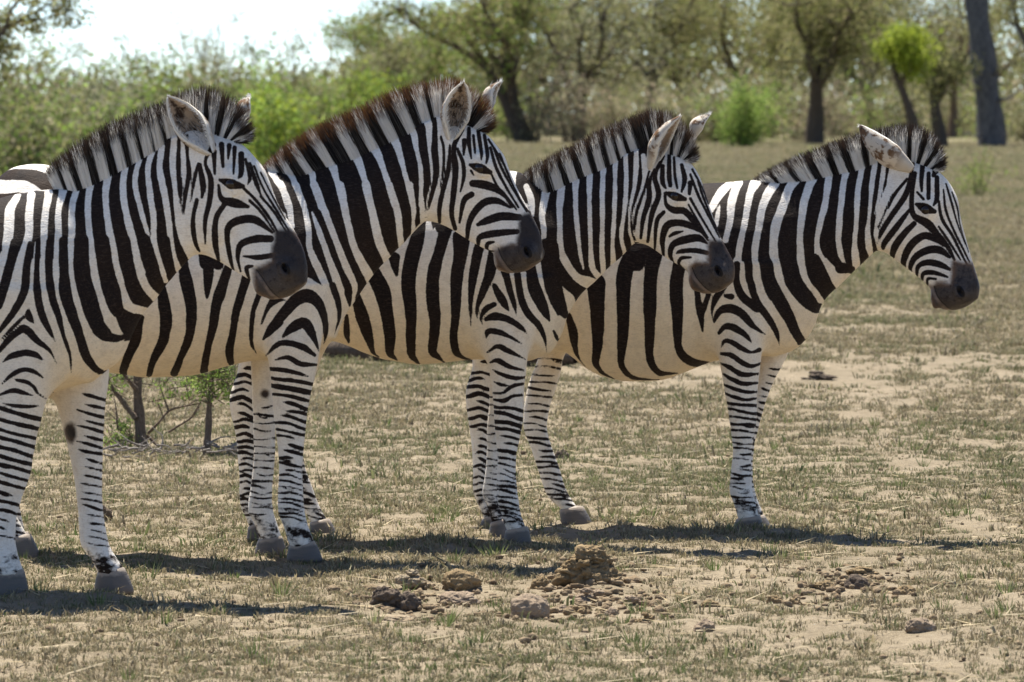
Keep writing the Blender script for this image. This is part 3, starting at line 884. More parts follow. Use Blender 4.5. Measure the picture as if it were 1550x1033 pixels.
def ear_material():
    t = NT('ear_skin')
    inn = t.attr('inner').outputs['Fac']; al = t.attr('along').outputs['Fac']; rim = t.attr('rim').outputs['Fac']
    co = t.objco(); n = t.noise(70, 3, 0.6, co); n2 = t.noise(26, 3, 0.6, co)
    back = t.mix(t.remap(t.math('ADD', al, t.math('MULTIPLY', t.math('SUBTRACT', n2, 0.5), 0.5)), 0.80, 0.92), (0.66, 0.59, 0.49), (0.05, 0.03, 0.022))
    back = t.mix(t.math('MULTIPLY', t.remap(n2, 0.47, 0.60), t.remap(al, 0.10, 0.4)), back, (0.17, 0.095, 0.05))
    insd = t.mix(t.remap(t.math('ADD', n2, t.math('MULTIPLY', rim, -0.35)), 0.40, 0.58), (0.42, 0.33, 0.25), (0.06, 0.04, 0.03))
    col = t.mix(inn, back, insd)
    col = t.mix(t.remap(t.math('ADD', rim, t.math('MULTIPLY', t.math('SUBTRACT', n, 0.5), 0.4)), 0.80, 0.92), col, (0.80, 0.76, 0.68))
    t.bump(n, 0.4, 0.003)
    m = t.done(col, 0.75, 0.15)
    tr = t.n.new('ShaderNodeBsdfTranslucent'); t.l(col, tr.inputs['Color'])
    mx = t.n.new('ShaderNodeMixShader'); mx.inputs[0].default_value = 0.22
    t.l(t.b.outputs[0], mx.inputs[1]); t.l(tr.outputs[0], mx.inputs[2]); t.l(mx.outputs[0], t.out.inputs[0])
    return m

def hoof_material():
    t = NT('hoof_horn')
    z = t.attr('along').outputs['Fac']; co = t.objco()
    n = t.noise(1.0, 3, 0.6, t.objco((18, 18, 160))); n2 = t.noise(30, 4, 0.6, co)
    col = t.mix(t.remap(t.math('ADD', z, t.math('MULTIPLY', t.math('SUBTRACT', n2, 0.5), 0.4)), 0.72, 0.92), (0.10, 0.092, 0.088), (0.36, 0.30, 0.24))
    col = t.mix(t.math('MULTIPLY', n, 0.5), col, (0.22, 0.18, 0.14))
    col = t.mix(t.remap(t.math('ADD', z, n2), 0.35, 0.6, 1, 0), col, (0.30, 0.23, 0.15))
    t.bump(t.math('ADD', n, n2), 0.5, 0.004)
    return t.done(col, 0.6, 0.3)

def eye_material():
    t = NT('eye_wet')
    return t.done((0.014, 0.007, 0.004), 0.10, 0.45)

M_COAT, M_EAR, M_HOOF, M_EYE = coat_material(), ear_material(), hoof_material(), eye_material()

# ================================================================== zebras: builder
def edge_fn(fr, pts, A, B, y=0.0):
    """outline in photo pixels -> n(s) along the axis A-B of frame fr"""
    P = np.array([fr.px(p[0], p[1], y) for p in pts])[:, [0, 2]]
    P = spline(P, 6)
    a = np.array([A[0], A[2]]); e = np.array([B[0] - A[0], B[2] - A[2]]); e = e / np.linalg.norm(e); n = np.array([-e[1], e[0]])
    s = (P - a) @ e; q = (P - a) @ n
    o = np.argsort(s)
    return s[o], q[o]

def sm1(a, n=2):
    for _ in range(n):
        b = a.copy(); b[1:-1] = 0.25 * a[:-2] + 0.5 * a[1:-1] + 0.25 * a[2:]; a = b
    return a

def ear_mesh(base, axis, opening, length, w, mat, parent, name='ear'):
    ax = axis / np.linalg.norm(axis)
    o = opening - ax * (opening @ ax); o = o / np.linalg.norm(o)
    sd = np.cross(ax, o)
    nt, nf = 22, 21
    ts = np.linspace(0, 1, nt)
    prof = np.interp(ts, [0, 0.12, 0.35, 0.55, 0.75, 0.9, 0.97, 1], [0.34, 0.60, 1.0, 0.98, 0.74, 0.42, 0.20, 0.03])
    th = np.radians(np.interp(ts, [0, 0.15, 0.5, 1], [170, 150, 118, 95]))
    V, inner, rim, al = [], [], [], []
    for layer in (0, 1):
        for i, t in enumerate(ts):
            c = base + ax * (t * length) - o * (0.014 * math.sin(t * math.pi)) + o * (t * t * 0.012)
            r = max(w * prof[i] - layer * 0.005, 0.0008)
            for j in range(nf):
                u = j / (nf - 1) * 2 - 1
                ph = u * th[i]
                V.append(c + sd * (r * math.sin(ph)) - o * (r * 0.72 * math.cos(ph)) + ax * (-0.004 * layer))
                inner.append(layer); rim.append(abs(u)); al.append(t)
    F = []
    N = nt * nf
    for i in range(nt - 1):
        for j in range(nf - 1):
            a = i * nf + j
            F.append((a, a + 1, a + nf + 1, a + nf))
            F.append((N + a, N + a + nf, N + a + nf + 1, N + a + 1))
    for i in range(nt - 1):
        for j in (0, nf - 1):
            a = i * nf + j
            F.append((a, a + nf, N + a + nf, N + a))
    for j in range(nf - 1):
        a = (nt - 1) * nf + j
        F.append((a, a + 1, N + a + 1, N + a))
    return mesh_obj(name, V, np.array(F), mat, parent, True, dict(inner=np.array(inner, float), rim=np.array(rim, float), along=np.array(al, float)))

def strands(root, tip, dark, width, name, mat, parent, bend=0.012, rnd=None):
    """ribbon hairs from root to tip"""
    n = len(root); lv = 4
    d = tip - root
    L = np.linalg.norm(d, axis=1, keepdims=True)
    side = np.cross(d / L, rng.normal(size=(n, 3)) * [0.35, 1, 0.35]); side /= np.linalg.norm(side, axis=1, keepdims=True)
    bv = rng.normal(size=(n, 3)) * bend
    V = np.zeros((n, lv, 2, 3)); al = np.zeros((n, lv, 2)); 
    for i in range(lv):
        t = i / (lv - 1)
        c = root + d * t + bv * (t * t)
        w = width * (1 - 0.85 * t ** 1.5)
        V[:, i, 0] = c - side * w * 0.5; V[:, i, 1] = c + side * w * 0.5; al[:, i] = t
    idx = np.arange(n * lv * 2).reshape(n, lv, 2)
    F = np.stack([idx[:, :-1, 0], idx[:, :-1, 1], idx[:, 1:, 1], idx[:, 1:, 0]], -1).reshape(-1, 4)
    dk = np.repeat(dark, lv * 2); r = rng.random(n) if rnd is None else rnd
    return mesh_obj(name, V.reshape(-1, 3), F, mat, parent, True, dict(dark=dk, along=al.ravel(), rnd=np.repeat(r, lv * 2)))

def hoof_mesh(p_tl, p_tr, p_bl, p_br, y, w, mat, parent):
    """ring loft: coronet (top) to sole (bottom); toe points forward (+x)"""
    nseg, nl = 28, 8
    V, al = [], []
    for i in range(nl):
        t = i / (nl - 1)                       # 0 sole, 1 coronet
        l = p_bl * (1 - t) + p_tl * t; r = p_br * (1 - t) + p_tr * t
        if t > 0.9: pass
        bulge = 1 + 0.05 * math.sin(t * math.pi)
        cx = (l[0] + r[0]) / 2; hx = (r[0] - l[0]) / 2 * bulge
        zl, zr = l[2], r[2]
        ww = w * (1.12 - 0.30 * t) * bulge * (0.97 if i == 0 else 1)
        for j in range(nseg):
            a = 2 * math.pi * j / nseg
            ca, sa = math.cos(a), math.sin(a)
            hxx = hx * (0.97 if i == 0 else 1)
            x = cx + hxx * (ca if ca > 0 else 0.92 * ca)
            yy = y + ww * sa * (1.0 if ca > 0 else 0.94)
            z = zl + (zr - zl) * (x - l[0]) / max(r[0] - l[0], 1e-4)
            V.append((x, yy, z)); al.append(t)
    F = []
    for i in range(nl - 1):
        for j in range(nseg):
            a, b = i * nseg + j, i * nseg + (j + 1) % nseg
            F.append((a, b, b + nseg, a + nseg))
    nb = len(V)
    for lay in (0, nl - 1):
        ring = np.array(V[lay * nseg:(lay + 1) * nseg]); c = ring.mean(0)
        if lay: c[2] += 0.008
        V.append(tuple(c)); al.append(1.0 if lay else 0.0)
        for j in range(nseg):
            a, b = lay * nseg + j, lay * nseg + (j + 1) % nseg
            F.append((nb, b, a) if lay == 0 else (nb, a, b))
        nb += 1
    return mesh_obj('hoof', V, [tuple(f) for f in F], mat, parent, True, dict(along=np.array(al)))

def leg_strokes(kind, rows, r):
    """bands running round a leg; rows = (y, left, right) in photo pixels"""
    R = np.array(rows, float); ys = R[:, 0]
    xl = lambda y: np.interp(y, ys, R[:, 1]); xr = lambda y: np.interp(y, ys, R[:, 2])
    ops = []
    y0, y1, sp0, sp1, w0, w1, cov, tilt, bow = kind; y1 += 14
    y = y0; i = 0
    while y < y1:
        t = (y - y0) / (y1 - y0)
        a, b = xl(y), xr(y); wd = b - a
        u0, u1 = (-0.15, 1.15)
        if cov < 1: u0 = 1 - cov * r.uniform(0.6, 1.15) * (0.7 + 0.6 * t)
        elif r.random() < 0.28:
            if r.random() < 0.5: u0 = r.uniform(0.1, 0.4)
            else: u1 = r.uniform(0.6, 0.9)
        w = (w0 + (w1 - w0) * t) * r.uniform(0.95, 1.5)
        pts = []
        ph = r.uniform(0, 6.28); am = r.uniform(0.5, 2.0)
        for k in range(5):
            u = u0 + (u1 - u0) * k / 4
            ww = w
            if k == 0: ww = w * (0.35 if u0 > -0.1 else 0.75)
            if k == 4: ww = w * (0.4 if u1 < 1.1 else 0.8)
            pts.append((a + wd * u, y + tilt * wd * (u - 0.5) - bow * wd * math.sin(min(max(u, 0), 1) * math.pi) + am * math.sin(ph + u * 4), ww))
        ops.append(('D', pts))
        if cov >= 1 and r.random() < 0.22:      # a fork
            k0 = r.integers(1, 3); u = u0 + (u1 - u0) * k0 / 4
            q = pts[k0]
            ops.append(('D', [(q[0], q[1], w * 0.6), (q[0] + wd * 0.22, q[1] + (sp0 + (sp1 - sp0) * t) * 0.42, w * 0.7), (q[0] + wd * 0.45, q[1] + (sp0 + (sp1 - sp0) * t) * 0.5, w * 0.4)]))
        y += (sp0 + (sp1 - sp0) * t) * r.uniform(0.82, 1.18); i += 1
    return ops

LEGPAT = {  # first y, last y, spacing, width, coverage, tilt, bow
 (4,'nf'): (612, 758, 9.5, 6.0, 4.2, 2.2, 1.0, 0.12, -0.03), (4,'ff'): (556, 740, 11, 7, 3.2, 2.4, 0.75, 0.30, 0.0),
 (4,'nh'): (540, 745, 13, 8, 5.6, 3.0, 1.0, 0.10, 0.16), (4,'fh'): (545, 755, 13, 7, 2.6, 3.0, 1.0, 0.10, 0.03),
 (3,'nf'): (620, 785, 12, 6.5, 5.2, 2.4, 1.0, 0.22, 0.05), (3,'ff'): (600, 770, 16, 7, 2.0, 2.2, 1.0, 0.05, 0.0),
 (3,'nh'): (535, 770, 13, 8, 5.6, 3.2, 1.0, 0.08, 0.16), (3,'fh'): (580, 780, 12, 7, 3.6, 3.0, 1.0, 0.2, 0.05),
 (2,'nf'): (566, 775, 12, 7.5, 6.0, 2.4, 1.0, 0.18, 0.04), (2,'ff'): (615, 770, 14, 7, 2.6, 2.6, 1.0, 0.02, -0.06),
 (2,'nh'): (500, 810, 14, 8, 6.0, 3.0, 1.0, 0.1, 0.15), (2,'fh'): (500, 810, 14, 8, 5.0, 3.0, 1.0, 0.1, 0.1),
 (1,'nf'): (624, 800, 14, 11, 6.2, 3.2, 1.0, 0.26, 0.0), (1,'ff'): (596, 815, 14, 10, 4.4, 2.6, 0.72, 0.26, 0.0),
 (1,'nh'): (560, 840, 16, 9, 7.0, 3.4, 1.0, 0.1, 0.15), (1,'fh'): (560, 840, 16, 9, 6.0, 3.4, 1.0, 0.1, 0.1)}
BLOTCH = {(2,'nf'): 0.5, (2,'ff'): 0.45, (1,'ff'): 0.55, (4,'nf'): 0.45, (4,'ff'): 0.5, (3,'nf'): 0.5, (3,'ff'): 0.7, (3,'nh'): 0.4, (4,'nh'): 0.5, (4,'fh'): 0.3, (3,'fh'): 0.3, (1,'nf'): 0.45}
CHESTNUT = {(1,'ff'): (107, 655, 9, 15), (2,'ff'): (401, 597, 6.5, 6.5)}

def build_zebra(zi, label, vox=0.0064):
    z = Z[zi]; r = np.random.default_rng(100 + zi)
    d = z['d']; yaw = math.radians(z['yaw']); hyaw = math.radians(z['yaw'] + z['hyaw'])
    ppm = FPX / d
    base = at(z['ref'], 500, d)
    fr = Frame(base[0], d, yaw)
    root = empty('zebra', (base[0], d, 0), -yaw)
    tag(root, label, 'zebra', 'zebras standing in a row')
    prims = []
    # ---- trunk
    ax0, ax1 = (0, 0, 0), (1, 0, 0)
    st, qt = edge_fn(fr, z['top'], ax0, ax1); sb, qb = edge_fn(fr, z['bot'], ax0, ax1)
    xs = np.linspace(max(st[0], sb[0]), min(st[-1], sb[-1]), 60)
    T = sm1(np.interp(xs, st, qt), 3); Bm = sm1(np.interp(xs, sb, qb), 3)
    half = np.maximum((T - Bm) / 2, 0.02); mid = (T + Bm) / 2
    tt = np.linspace(0, 1, 60)
    bw = np.interp(tt, [0, .05, .12, .22, .45, .62, .78, .9, .97, 1], [.07, .15, .21, .25, .285, .27, .215, .165, .11, .06])
    prims.append(Loft(ax0, ax1, xs, mid, half, sm1(bw, 3), 0, 2.15, 0.12, 0.05, 0))
    X0, X1 = xs[0], xs[-1]; LX = X1 - X0
    zc = np.interp(0.5, tt, mid)
    # ---- neck
    nA, nB = fr.px(*z['nA']), fr.px(*z['nB'])
    st, qt = edge_fn(fr, z['ntop'], nA, nB); sb, qb = edge_fn(fr, z['nbot'], nA, nB)
    Ln = np.linalg.norm((nB - nA)[[0, 2]])
    ss = np.linspace(0.0, Ln * 1.04, 40)
    T = sm1(np.interp(ss, st, qt), 2); Bm = sm1(np.interp(ss, sb, qb), 2)
    u = ss / Ln
    nb = np.interp(u, [0, .25, .5, .8, 1.05], [.165, .135, .108, .088, .082])
    prims.append(Loft(nA, nB, ss, (T + Bm) / 2, np.maximum((T - Bm) / 2, .03), nb, 0, 2.0, 0.45, 0.055, 0))
    # ---- muscles of shoulder and haunch
    S = fr.px(z['nA'][0] + 6, z['nA'][1] + 25)
    for sgn in (-1, 1):
        prims.append(Ell((S[0], sgn * .125, S[2] - .01), (.13, .075, .23), -0.22, .06, 0))
        prims.append(Ell((X0 + .22 * LX, sgn * .14, zc + .0), (.19, .115, .26), 0.25, .07, 0))
        prims.append(Ell((X0 + .13 * LX, sgn * .12, zc + .12), (.13, .10, .17), 0.1, .06, 0))
    # ---- legs
    leg_px = {}; hoofs = []
    for pi, ln in ((2, 'nf'), (3, 'ff'), (4, 'nh'), (5, 'fh')):
        lg = z['legs'][ln]; ox, oy, s = lg['win']; y = lg['y']
        rows = [tuple(q) for q in lg['top']] + [(oy + q[0] / s, ox + q[1] / s, ox + q[2] / s) for q in lg['rows']]
        leg_px[ln] = (pi, rows)
        lt, rt, yt, lb, rb, yb = lg['hoof']
        hp = [(ox + lt / s, oy + yt / s), (ox + rt / s, oy + yt / s), (ox + lb / s, oy + yb / s), (ox + rb / s, oy + yb / s)]
        HP = [fr.px(p[0], p[1], y) for p in hp]
        zb = HP[2][2]
        fix = lambda p: np.array([p[0], p[1], p[2] - zb * np.clip(1 - (p[2] - zb) / 0.7, 0, 1)])
        HP = [fix(p) for p in HP]
        HP[2][2] = HP[3][2] = -0.004
        HP[1][2] -= 0.002; HP[0][2] -= 0.016
        hoofs.append((HP, y))
        C = np.array([fix(fr.px((q[1] + q[2]) / 2, q[0], y)) for q in rows])
        a = np.array([(q[2] - q[1]) / 2 / ppm * 1.05 for q in rows])
        nt_ = len(lg['top'])
        C = np.vstack([C, [(HP[0][0] + HP[1][0]) / 2 + .004, y, HP[1][2] - .02]]); a = np.append(a, a[-1] * 0.9)
        b = np.clip(a * 0.92, .029, .078)
        b[:nt_] = .075
        yc = np.full(len(a), y)
        for k in range(nt_): yc[k] = y * 0.9
        o = np.argsort(C[:, 2])
        zs = np.linspace(C[o[0], 2], C[o[-1], 2], 70)
        prims.append(Loft((0, 0, 0), (0, 0, 1), zs, -sm1(np.interp(zs, C[o, 2], C[o, 0]), 2), sm1(np.interp(zs, C[o, 2], a[o]), 2), sm1(np.interp(zs, C[o, 2], b[o]), 2), np.interp(zs, C[o, 2], yc[o]), 2.1, 0, 0.035, pi))
    # ---- tail
    zt = np.interp(X0 + .05, xs, mid + half)
    tl = [(X0 + .05, 0, zt - .06, .035), (X0 - .02, 0, zt - .10, .03), (X0 - .045, .02, zt - .20, .022), (X0 - .035, .05, zt - .32, .016)]
    prims.append(Tube(tl, .03, 0))
    # ---- head (its own frame, turned a little more)
    ox, oy, s = z['head_win']; W = lambda p: (ox + p[0] / s, oy + p[1] / s)
    pw = fr.world(fr.px(*W(z['poll'])))
    hf = Frame(pw[0], pw[1], hyaw)
    hA, hB = hf.px(*W(z['poll'])), hf.px(*W(z['muz']))
    st, qt = edge_fn(hf, [W(p) for p in z['htop']], hA, hB); sb, qb = edge_fn(hf, [W(p) for p in z['hbot']], hA, hB)
    Lh = np.linalg.norm((hB - hA)[[0, 2]])
    ss = np.linspace(-0.03, Lh * 0.965, 60); u = ss / Lh
    T = sm1(np.interp(ss, st, qt), 2); Bm = sm1(np.interp(ss, sb, qb), 2)
    hb = np.interp(u, [-.05, .1, .24, .33, .42, .55, .68, .80, .90, .965], [.072, .084, .088, .086, .074, .060, .053, .054, .055, .040])
    prims.append(Loft(hA, hB, ss, (T + Bm) / 2, np.maximum((T - Bm) / 2, .02), sm1(hb, 2), 0, 2.15, 0.30, .03, 1, hf))
    e1 = (hB - hA) / np.linalg.norm(hB - hA)
    ang = math.atan2(e1[2], e1[0])
    eyes = []; n2_ = np.array([-e1[2], 0, e1[0]])
    for sgn in (-1, 1):
        def hp_(p, y): q = hf.px(W(p)[0], W(p)[1], -abs(y)); return np.array([q[0], sgn * abs(y), q[2]])
        E = hp_(z['eye'], .082)
        prims.append(Ell(E + [0, -sgn * .022, .012], (.048, .034, .034), ang + .2, .025, 1, hf))
        prims.append(Ell(E + np.array([0, sgn * .008, 0]), (.022, .014, .0150), ang + .75, .006, 1, hf, sub=True))
        a1, a2 = E - e1 * .026 + [0, 0, -.002], E + e1 * .026 + [0, 0, -.006]
        up = np.array([-e1[2], 0, e1[0]])
        if up[2] < 0: up = -up
        prims.append(Tube([(*(a1 + [0, sgn * .000, 0]), .004), (*(E + up * .017 + [0, sgn * .007, 0]), .0065), (*(a2 + [0, sgn * -.002, 0]), .004)], .008, 1, hf))
        prims.append(Tube([(*(a1 + [0, sgn * -.002, 0]), .003), (*(E - up * .018 + [0, sgn * .000, 0]), .004), (*(a2 + [0, sgn * -.004, 0]), .003)], .008, 1, hf))
        eyes.append((E, sgn))
        K = hp_(z['cheek'], .052)
        prims.append(Ell(K, (z['cheekr'][0], .036, z['cheekr'][1]), ang, .04, 1, hf))
        N = hp_(z['nostril'], .044)
        prims.append(Ell(N + [0, -sgn * .004, 0], (.036, .022, .026), ang, .02, 1, hf))
        prims.append(Ell(N + [0, sgn * .018, 0], (.021, .024, .0105), ang + .35, .006, 1, hf, sub=True))
        rim = [N + e1 * (.024 * math.cos(w_)) + n2_ * (.015 * math.sin(w_)) + [0, sgn * (.016 - .004 * math.cos(w_)), 0] for w_ in np.linspace(-2.4, 1.6, 8)]
        prims.append(Tube([(*p, .0055) for p in rim], .010, 1, hf))
        mo = [hp_(p, yy) for p, yy in zip(z['mouth'], (.050, .052, .046, .030))]
        ch = hp_(((z['mouth'][1][0] + z['hbot'][-3][0]) / 2 - 4, (z['mouth'][1][1] + z['hbot'][-3][1]) / 2), .022)
        prims.append(Ell(ch, (.036, .022, .015), ang - .25, .018, 1, hf))
        prims.append(Tube([(*p, .0058) for p in mo], .007, 1, hf, sub=True))
    mzc = hA + (hB - hA) * 0.925
    # rounding of the lips
    uu = 0.90; mm = np.interp(uu * Lh, ss, (T + Bm) / 2); hh = np.interp(uu * Lh, ss, (T - Bm) / 2)
    n2 = np.array([-e1[2], 0, e1[0]])
    prims.append(Ell(hA + e1 * (uu * Lh) + n2 * mm, (.058, .050, hh * 0.86), ang, .03, 1, hf))
    # ---- surface
    allpx = [0]
    lo = np.array([X0 - .14, -.42, -.02]); hi = np.array([0, .42, 0])
    mzl = fr.local(hf.world(hB)); hi[0] = max(X1, mzl[0]) + .15
    hi[2] = max(fr.px(*W(z['poll']))[2], zt) + .16
    V, Q, vp = build_surface(prims, fr, lo, hi, vox)
    # finer faces on the head, where the bands are thin
    hm = (vp[Q] == 1).all(1)
    Hq = Q[hm]; nV = len(V)
    ed = np.stack([Hq, np.roll(Hq, -1, 1)], -1); es = np.sort(ed.reshape(-1, 2), 1)
    ue, inv = np.unique(es, axis=0, return_inverse=True); inv = inv.reshape(-1, 4)
    em = nV + inv; fc_ = nV + len(ue) + np.arange(len(Hq))
    V = np.vstack([V, V[ue].mean(1), V[Hq].mean(1)]); vp = np.concatenate([vp, np.ones(len(ue) + len(Hq), np.uint8)])
    sub = [np.stack([Hq[:, k], em[:, k], fc_, em[:, k - 1]], 1) for k in range(4)]
    Q = np.vstack([Q[~hm]] + sub)
    rel = 0.0035 * fbm(V * [7, 7, 5] + zi * 3.1, 2, 40 + zi) + 0.0012 * fbm(V * 26 + zi, 2, 50)
    rel *= np.where(vp == 1, 0.35, 1.0) * np.where(V[:, 2] < .35, .4, 1.0)
    a_, b_, c_, d_ = (V[Q[:, k]] for k in range(4))
    fn = np.cross(c_ - a_, d_ - b_); vn = np.zeros_like(V)
    for k in range(4): np.add.at(vn, Q[:, k], fn)
    vn /= np.linalg.norm(vn, axis=1, keepdims=True) + 1e-12
    V0_ = V
    # ---- coat attributes
    def uv_of(V, part):
        P = V.copy(); P[:, 1] = -np.abs(P[:, 1])
        wv = fr.world(P)
        hm = part == 1
        H = hf.local(fr.world(V[hm])); H[:, 1] = -np.abs(H[:, 1])
        wv[hm] = hf.world(H)
        far = (part == 3) | (part == 5)
        wv[far] = fr.world(V[far])
        return project(wv)
    uv = uv_of(V, vp)
    body_ops, head_ops = parse(z['body']), parse(z['head'])
    head_ops = [(k_, [(p[0], p[1], p[2] * 1.10) for p in ps]) for k_, ps in head_ops]
    nbl = np.array(z['nbot'] + z['bot'][-5:], float)
    for i_, (k_, ps) in enumerate(body_ops):      # pale bands run out over the throat and chest
        if k_ != 'W': continue
        e_ = np.array(ps[-1][:2]); dmin = 99
        for a_, b_ in zip(nbl[:-1], nbl[1:]):
            ab_ = b_ - a_; t_ = np.clip((e_ - a_) @ ab_ / (ab_ @ ab_ + 1e-9), 0, 1); dmin = min(dmin, np.linalg.norm(e_ - a_ - t_ * ab_))
        if dmin < 20 and ps[-1][2] > 3:
            v_ = e_ - np.array(ps[-2][:2]); v_ = v_ / np.linalg.norm(v_)
            body_ops[i_] = (k_, list(ps) + [(e_[0] + v_[0] * 16, e_[1] + v_[1] * 16, ps[-1][2] * 1.1)])
    hpoly = [(*W(p), 1) for p in z['htop']] + [(*W(p), 1) for p in z['hbot'][::-1]]
    f = np.full(len(V), -8.0)
    tor = np.isin(vp, (0, 1, 2, 4))
    hin = np.zeros(len(V), bool)
    ti = np.nonzero(np.isin(vp, (0, 1)))[0]
    hin[ti] = poly_val(hpoly, uv[ti]) > -1.0
    hin |= vp == 1
    hraw = hin.copy()
    hg = poly_val([(p[0], p[1], 1) for p in [W(q) for q in z['hbot'][:3]] + [W(z['hbot'][2]), (W(z['hbot'][2])[0] + 400, W(z['hbot'][2])[1] + 400), (W(z['htop'][0])[0] + 500, W(z['htop'][0])[1] - 200), W(z['htop'][0])]], uv)
    hin &= hg > 0
    bi = np.nonzero(tor & (~hin | (hg < 7)))[0]; f[bi] = paint(body_ops, uv[bi])
    hi_ = np.nonzero(hin | (np.isin(vp, (0, 1)) & (hg > -7) & hraw))[0]
    fh_ = paint(head_ops, uv[hi_])
    wh_ = np.clip((hg[hi_] + 6) / 12, 0, 1); wh_ = wh_ * wh_ * (3 - 2 * wh_)
    f[hi_] = f[hi_] * (1 - wh_) + fh_ * wh_
    blot = np.zeros(len(V)); warm = np.zeros(len(V)); chest = np.full(len(V), -9.0)
    for ln, (pi, rows) in leg_px.items():
        m = np.nonzero(vp == pi)[0]
        ops = leg_strokes(LEGPAT[(zi, ln)], rows, r)
        f[m] = paint(ops, uv[m], f[m])
        yb = max(q[0] for q in rows)
        tlow = np.clip((uv[m, 1] - (yb - 58)) / 38, 0, 1)
        blot[m] = np.maximum(blot[m], tlow * (BLOTCH.get((zi, ln), 0.35) + 0.30))
        if (zi, ln) in CHESTNUT:
            cx, cy, rx, ry = CHESTNUT[(zi, ln)]
            e = (1 - np.hypot((uv[m, 0] - cx) / rx, (uv[m, 1] - cy) / ry)) * min(rx, ry)
            chest[m] = e
    hz = V[:, 2]
    warm = np.clip(1.15 - np.abs(hz - 0.72) / 0.42, 0, 1) * np.where(np.isin(vp, (0,)), 1, 0.35)
    warm[hin] = 0.18
    warm = np.where(np.isin(vp, (2, 3, 4, 5)), np.clip((hz - 0.25) / 0.5, 0, 1) * 0.55, warm)
    cnt_ = np.bincount(Q.ravel(), minlength=len(V)).astype(float) + 1e-9
    for _ in range(70):      # no hard step of dust colour and painted-in ground bounce between trunk and legs
        warm = np.bincount(Q.ravel(), np.repeat(warm[Q].mean(1), 4), len(V)) / cnt_
    muz = np.full(len(V), -12.0); muz[hi_] = np.clip(poly_val([(*W(p), 1) for p in z['muzzle']], uv[hi_]) + 1.0, -12, 18)
    muz = np.maximum(muz, chest * 1.6)
    lip = np.zeros(len(V)); lip[hi_] = np.clip(paint([('D', [(W((p[0] - 9, p[1] + 5))[0], W((p[0] - 9, p[1] + 5))[1], 6) for p in z['mouth']])], uv[hi_]) / 3 + .3, 0, 1)
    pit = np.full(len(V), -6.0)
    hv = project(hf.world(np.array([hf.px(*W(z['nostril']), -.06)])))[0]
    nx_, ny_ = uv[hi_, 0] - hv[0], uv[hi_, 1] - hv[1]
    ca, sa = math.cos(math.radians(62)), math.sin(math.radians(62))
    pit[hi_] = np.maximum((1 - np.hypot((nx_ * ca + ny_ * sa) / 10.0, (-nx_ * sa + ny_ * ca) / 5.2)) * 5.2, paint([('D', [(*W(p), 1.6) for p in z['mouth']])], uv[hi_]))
    brown = np.where(vp == 0, np.clip(1.0 - (uv[:, 0] - uv[:, 0].min()) / 350.0, 0.25, 1), 0.2)
    mesh_obj('body', V + vn * rel[:, None], Q, M_COAT, root, True, dict(stripe=f, warm=warm, muzzle=muz, blotch=blot, brown=brown, pit=pit, lip=lip, jitter=np.where(hin, .35, 1.0)))
    # ---- eyes, ears, hooves
    h2l = lambda p: fr.local(hf.world(np.asarray(p)))
    for E, sgn in eyes:
        c = h2l(E + np.array([0, -sgn * .0030, 0]))
        V_, F_ = [], []
        nu, nv = 20, 12
        for i in range(nv + 1):
            a = math.pi * i / nv
            for j in range(nu):
                b = 2 * math.pi * j / nu
                V_.append(c + 0.0212 * np.array([math.sin(a) * math.cos(b) * 1.05, math.cos(a) * .9, math.sin(a) * math.sin(b) * .92]))
        for i in range(nv):
            for j in range(nu):
                F_.append((i * nu + j, (i + 1) * nu + j, (i + 1) * nu + (j + 1) % nu, i * nu + (j + 1) % nu))
        mesh_obj('eye', V_, np.array(F_), M_EYE, root)
    for e in z['ears']:
        y = -.086 if e['near'] else .086
        b = hf.px(*W(e['base']), y * .9); tpt = hf.px(*W(e['tip']), y * 1.35)
        b, tpt = h2l(b), h2l(tpt)
        op = np.array(e['o']); opl = np.array([op[0] * fr.c - op[1] * fr.s, op[0] * fr.s + op[1] * fr.c, op[2]])
        axv = tpt - b
        eo = ear_mesh(b - axv * 0.10, axv, opl, np.linalg.norm(axv) * 1.10, e['w'], M_EAR, root)
        # pale fringe on the rim and dark hair inside the cup
        ev = np.array([v.co[:] for v in eo.data.vertices]).reshape(2, 22, 21, 3)
        axn = axv / np.linalg.norm(axv); opn = opl - axn * (opl @ axn); opn /= np.linalg.norm(opn)
        nr = 420
        ii = r.uniform(2, 20.9, nr); i0 = ii.astype(int); jj = np.where(r.random(nr) < .5, 0, 20); fr_ = (ii - i0)[:, None]
        ctr = ev[0].mean(1)
        p_ = ev[1, i0, jj] * (1 - fr_) + ev[1, np.minimum(i0 + 1, 21), jj] * fr_
        inw = ctr[i0] - p_; inw /= np.linalg.norm(inw, axis=1, keepdims=True) + 1e-9
        rim_r = p_; rim_t = p_ + inw * r.uniform(.004, .016, (nr, 1)) + axn * r.uniform(.006, .020, (nr, 1)) + opn * r.uniform(-.002, .010, (nr, 1))
        ni = 260
        i1 = r.integers(2, 15, ni); j1 = r.integers(5, 16, ni)
        in_r = ev[1, i1, j1]; in_t = in_r + opn * r.uniform(.006, .020, (ni, 1)) + axn * r.uniform(.012, .035, (ni, 1)) + r.normal(0, .004, (ni, 3))
        strands(np.vstack([rim_r, in_r]), np.vstack([rim_t, in_t]), np.concatenate([np.zeros(nr), r.choice([.25, .8, 1.0], ni)]), .0016, 'ear_hair', M_EARHAIR, eo, .003)
    for HP, y in hoofs:
        hoof_mesh(HP[0], HP[1], HP[2], HP[3], y, .047, M_HOOF, root)
    # ---- mane
    mp = z['mane']; nm = 11500
    R0 = np.array([q[0] for q in mp], float); T0 = np.array([q[1] for q in mp], float)
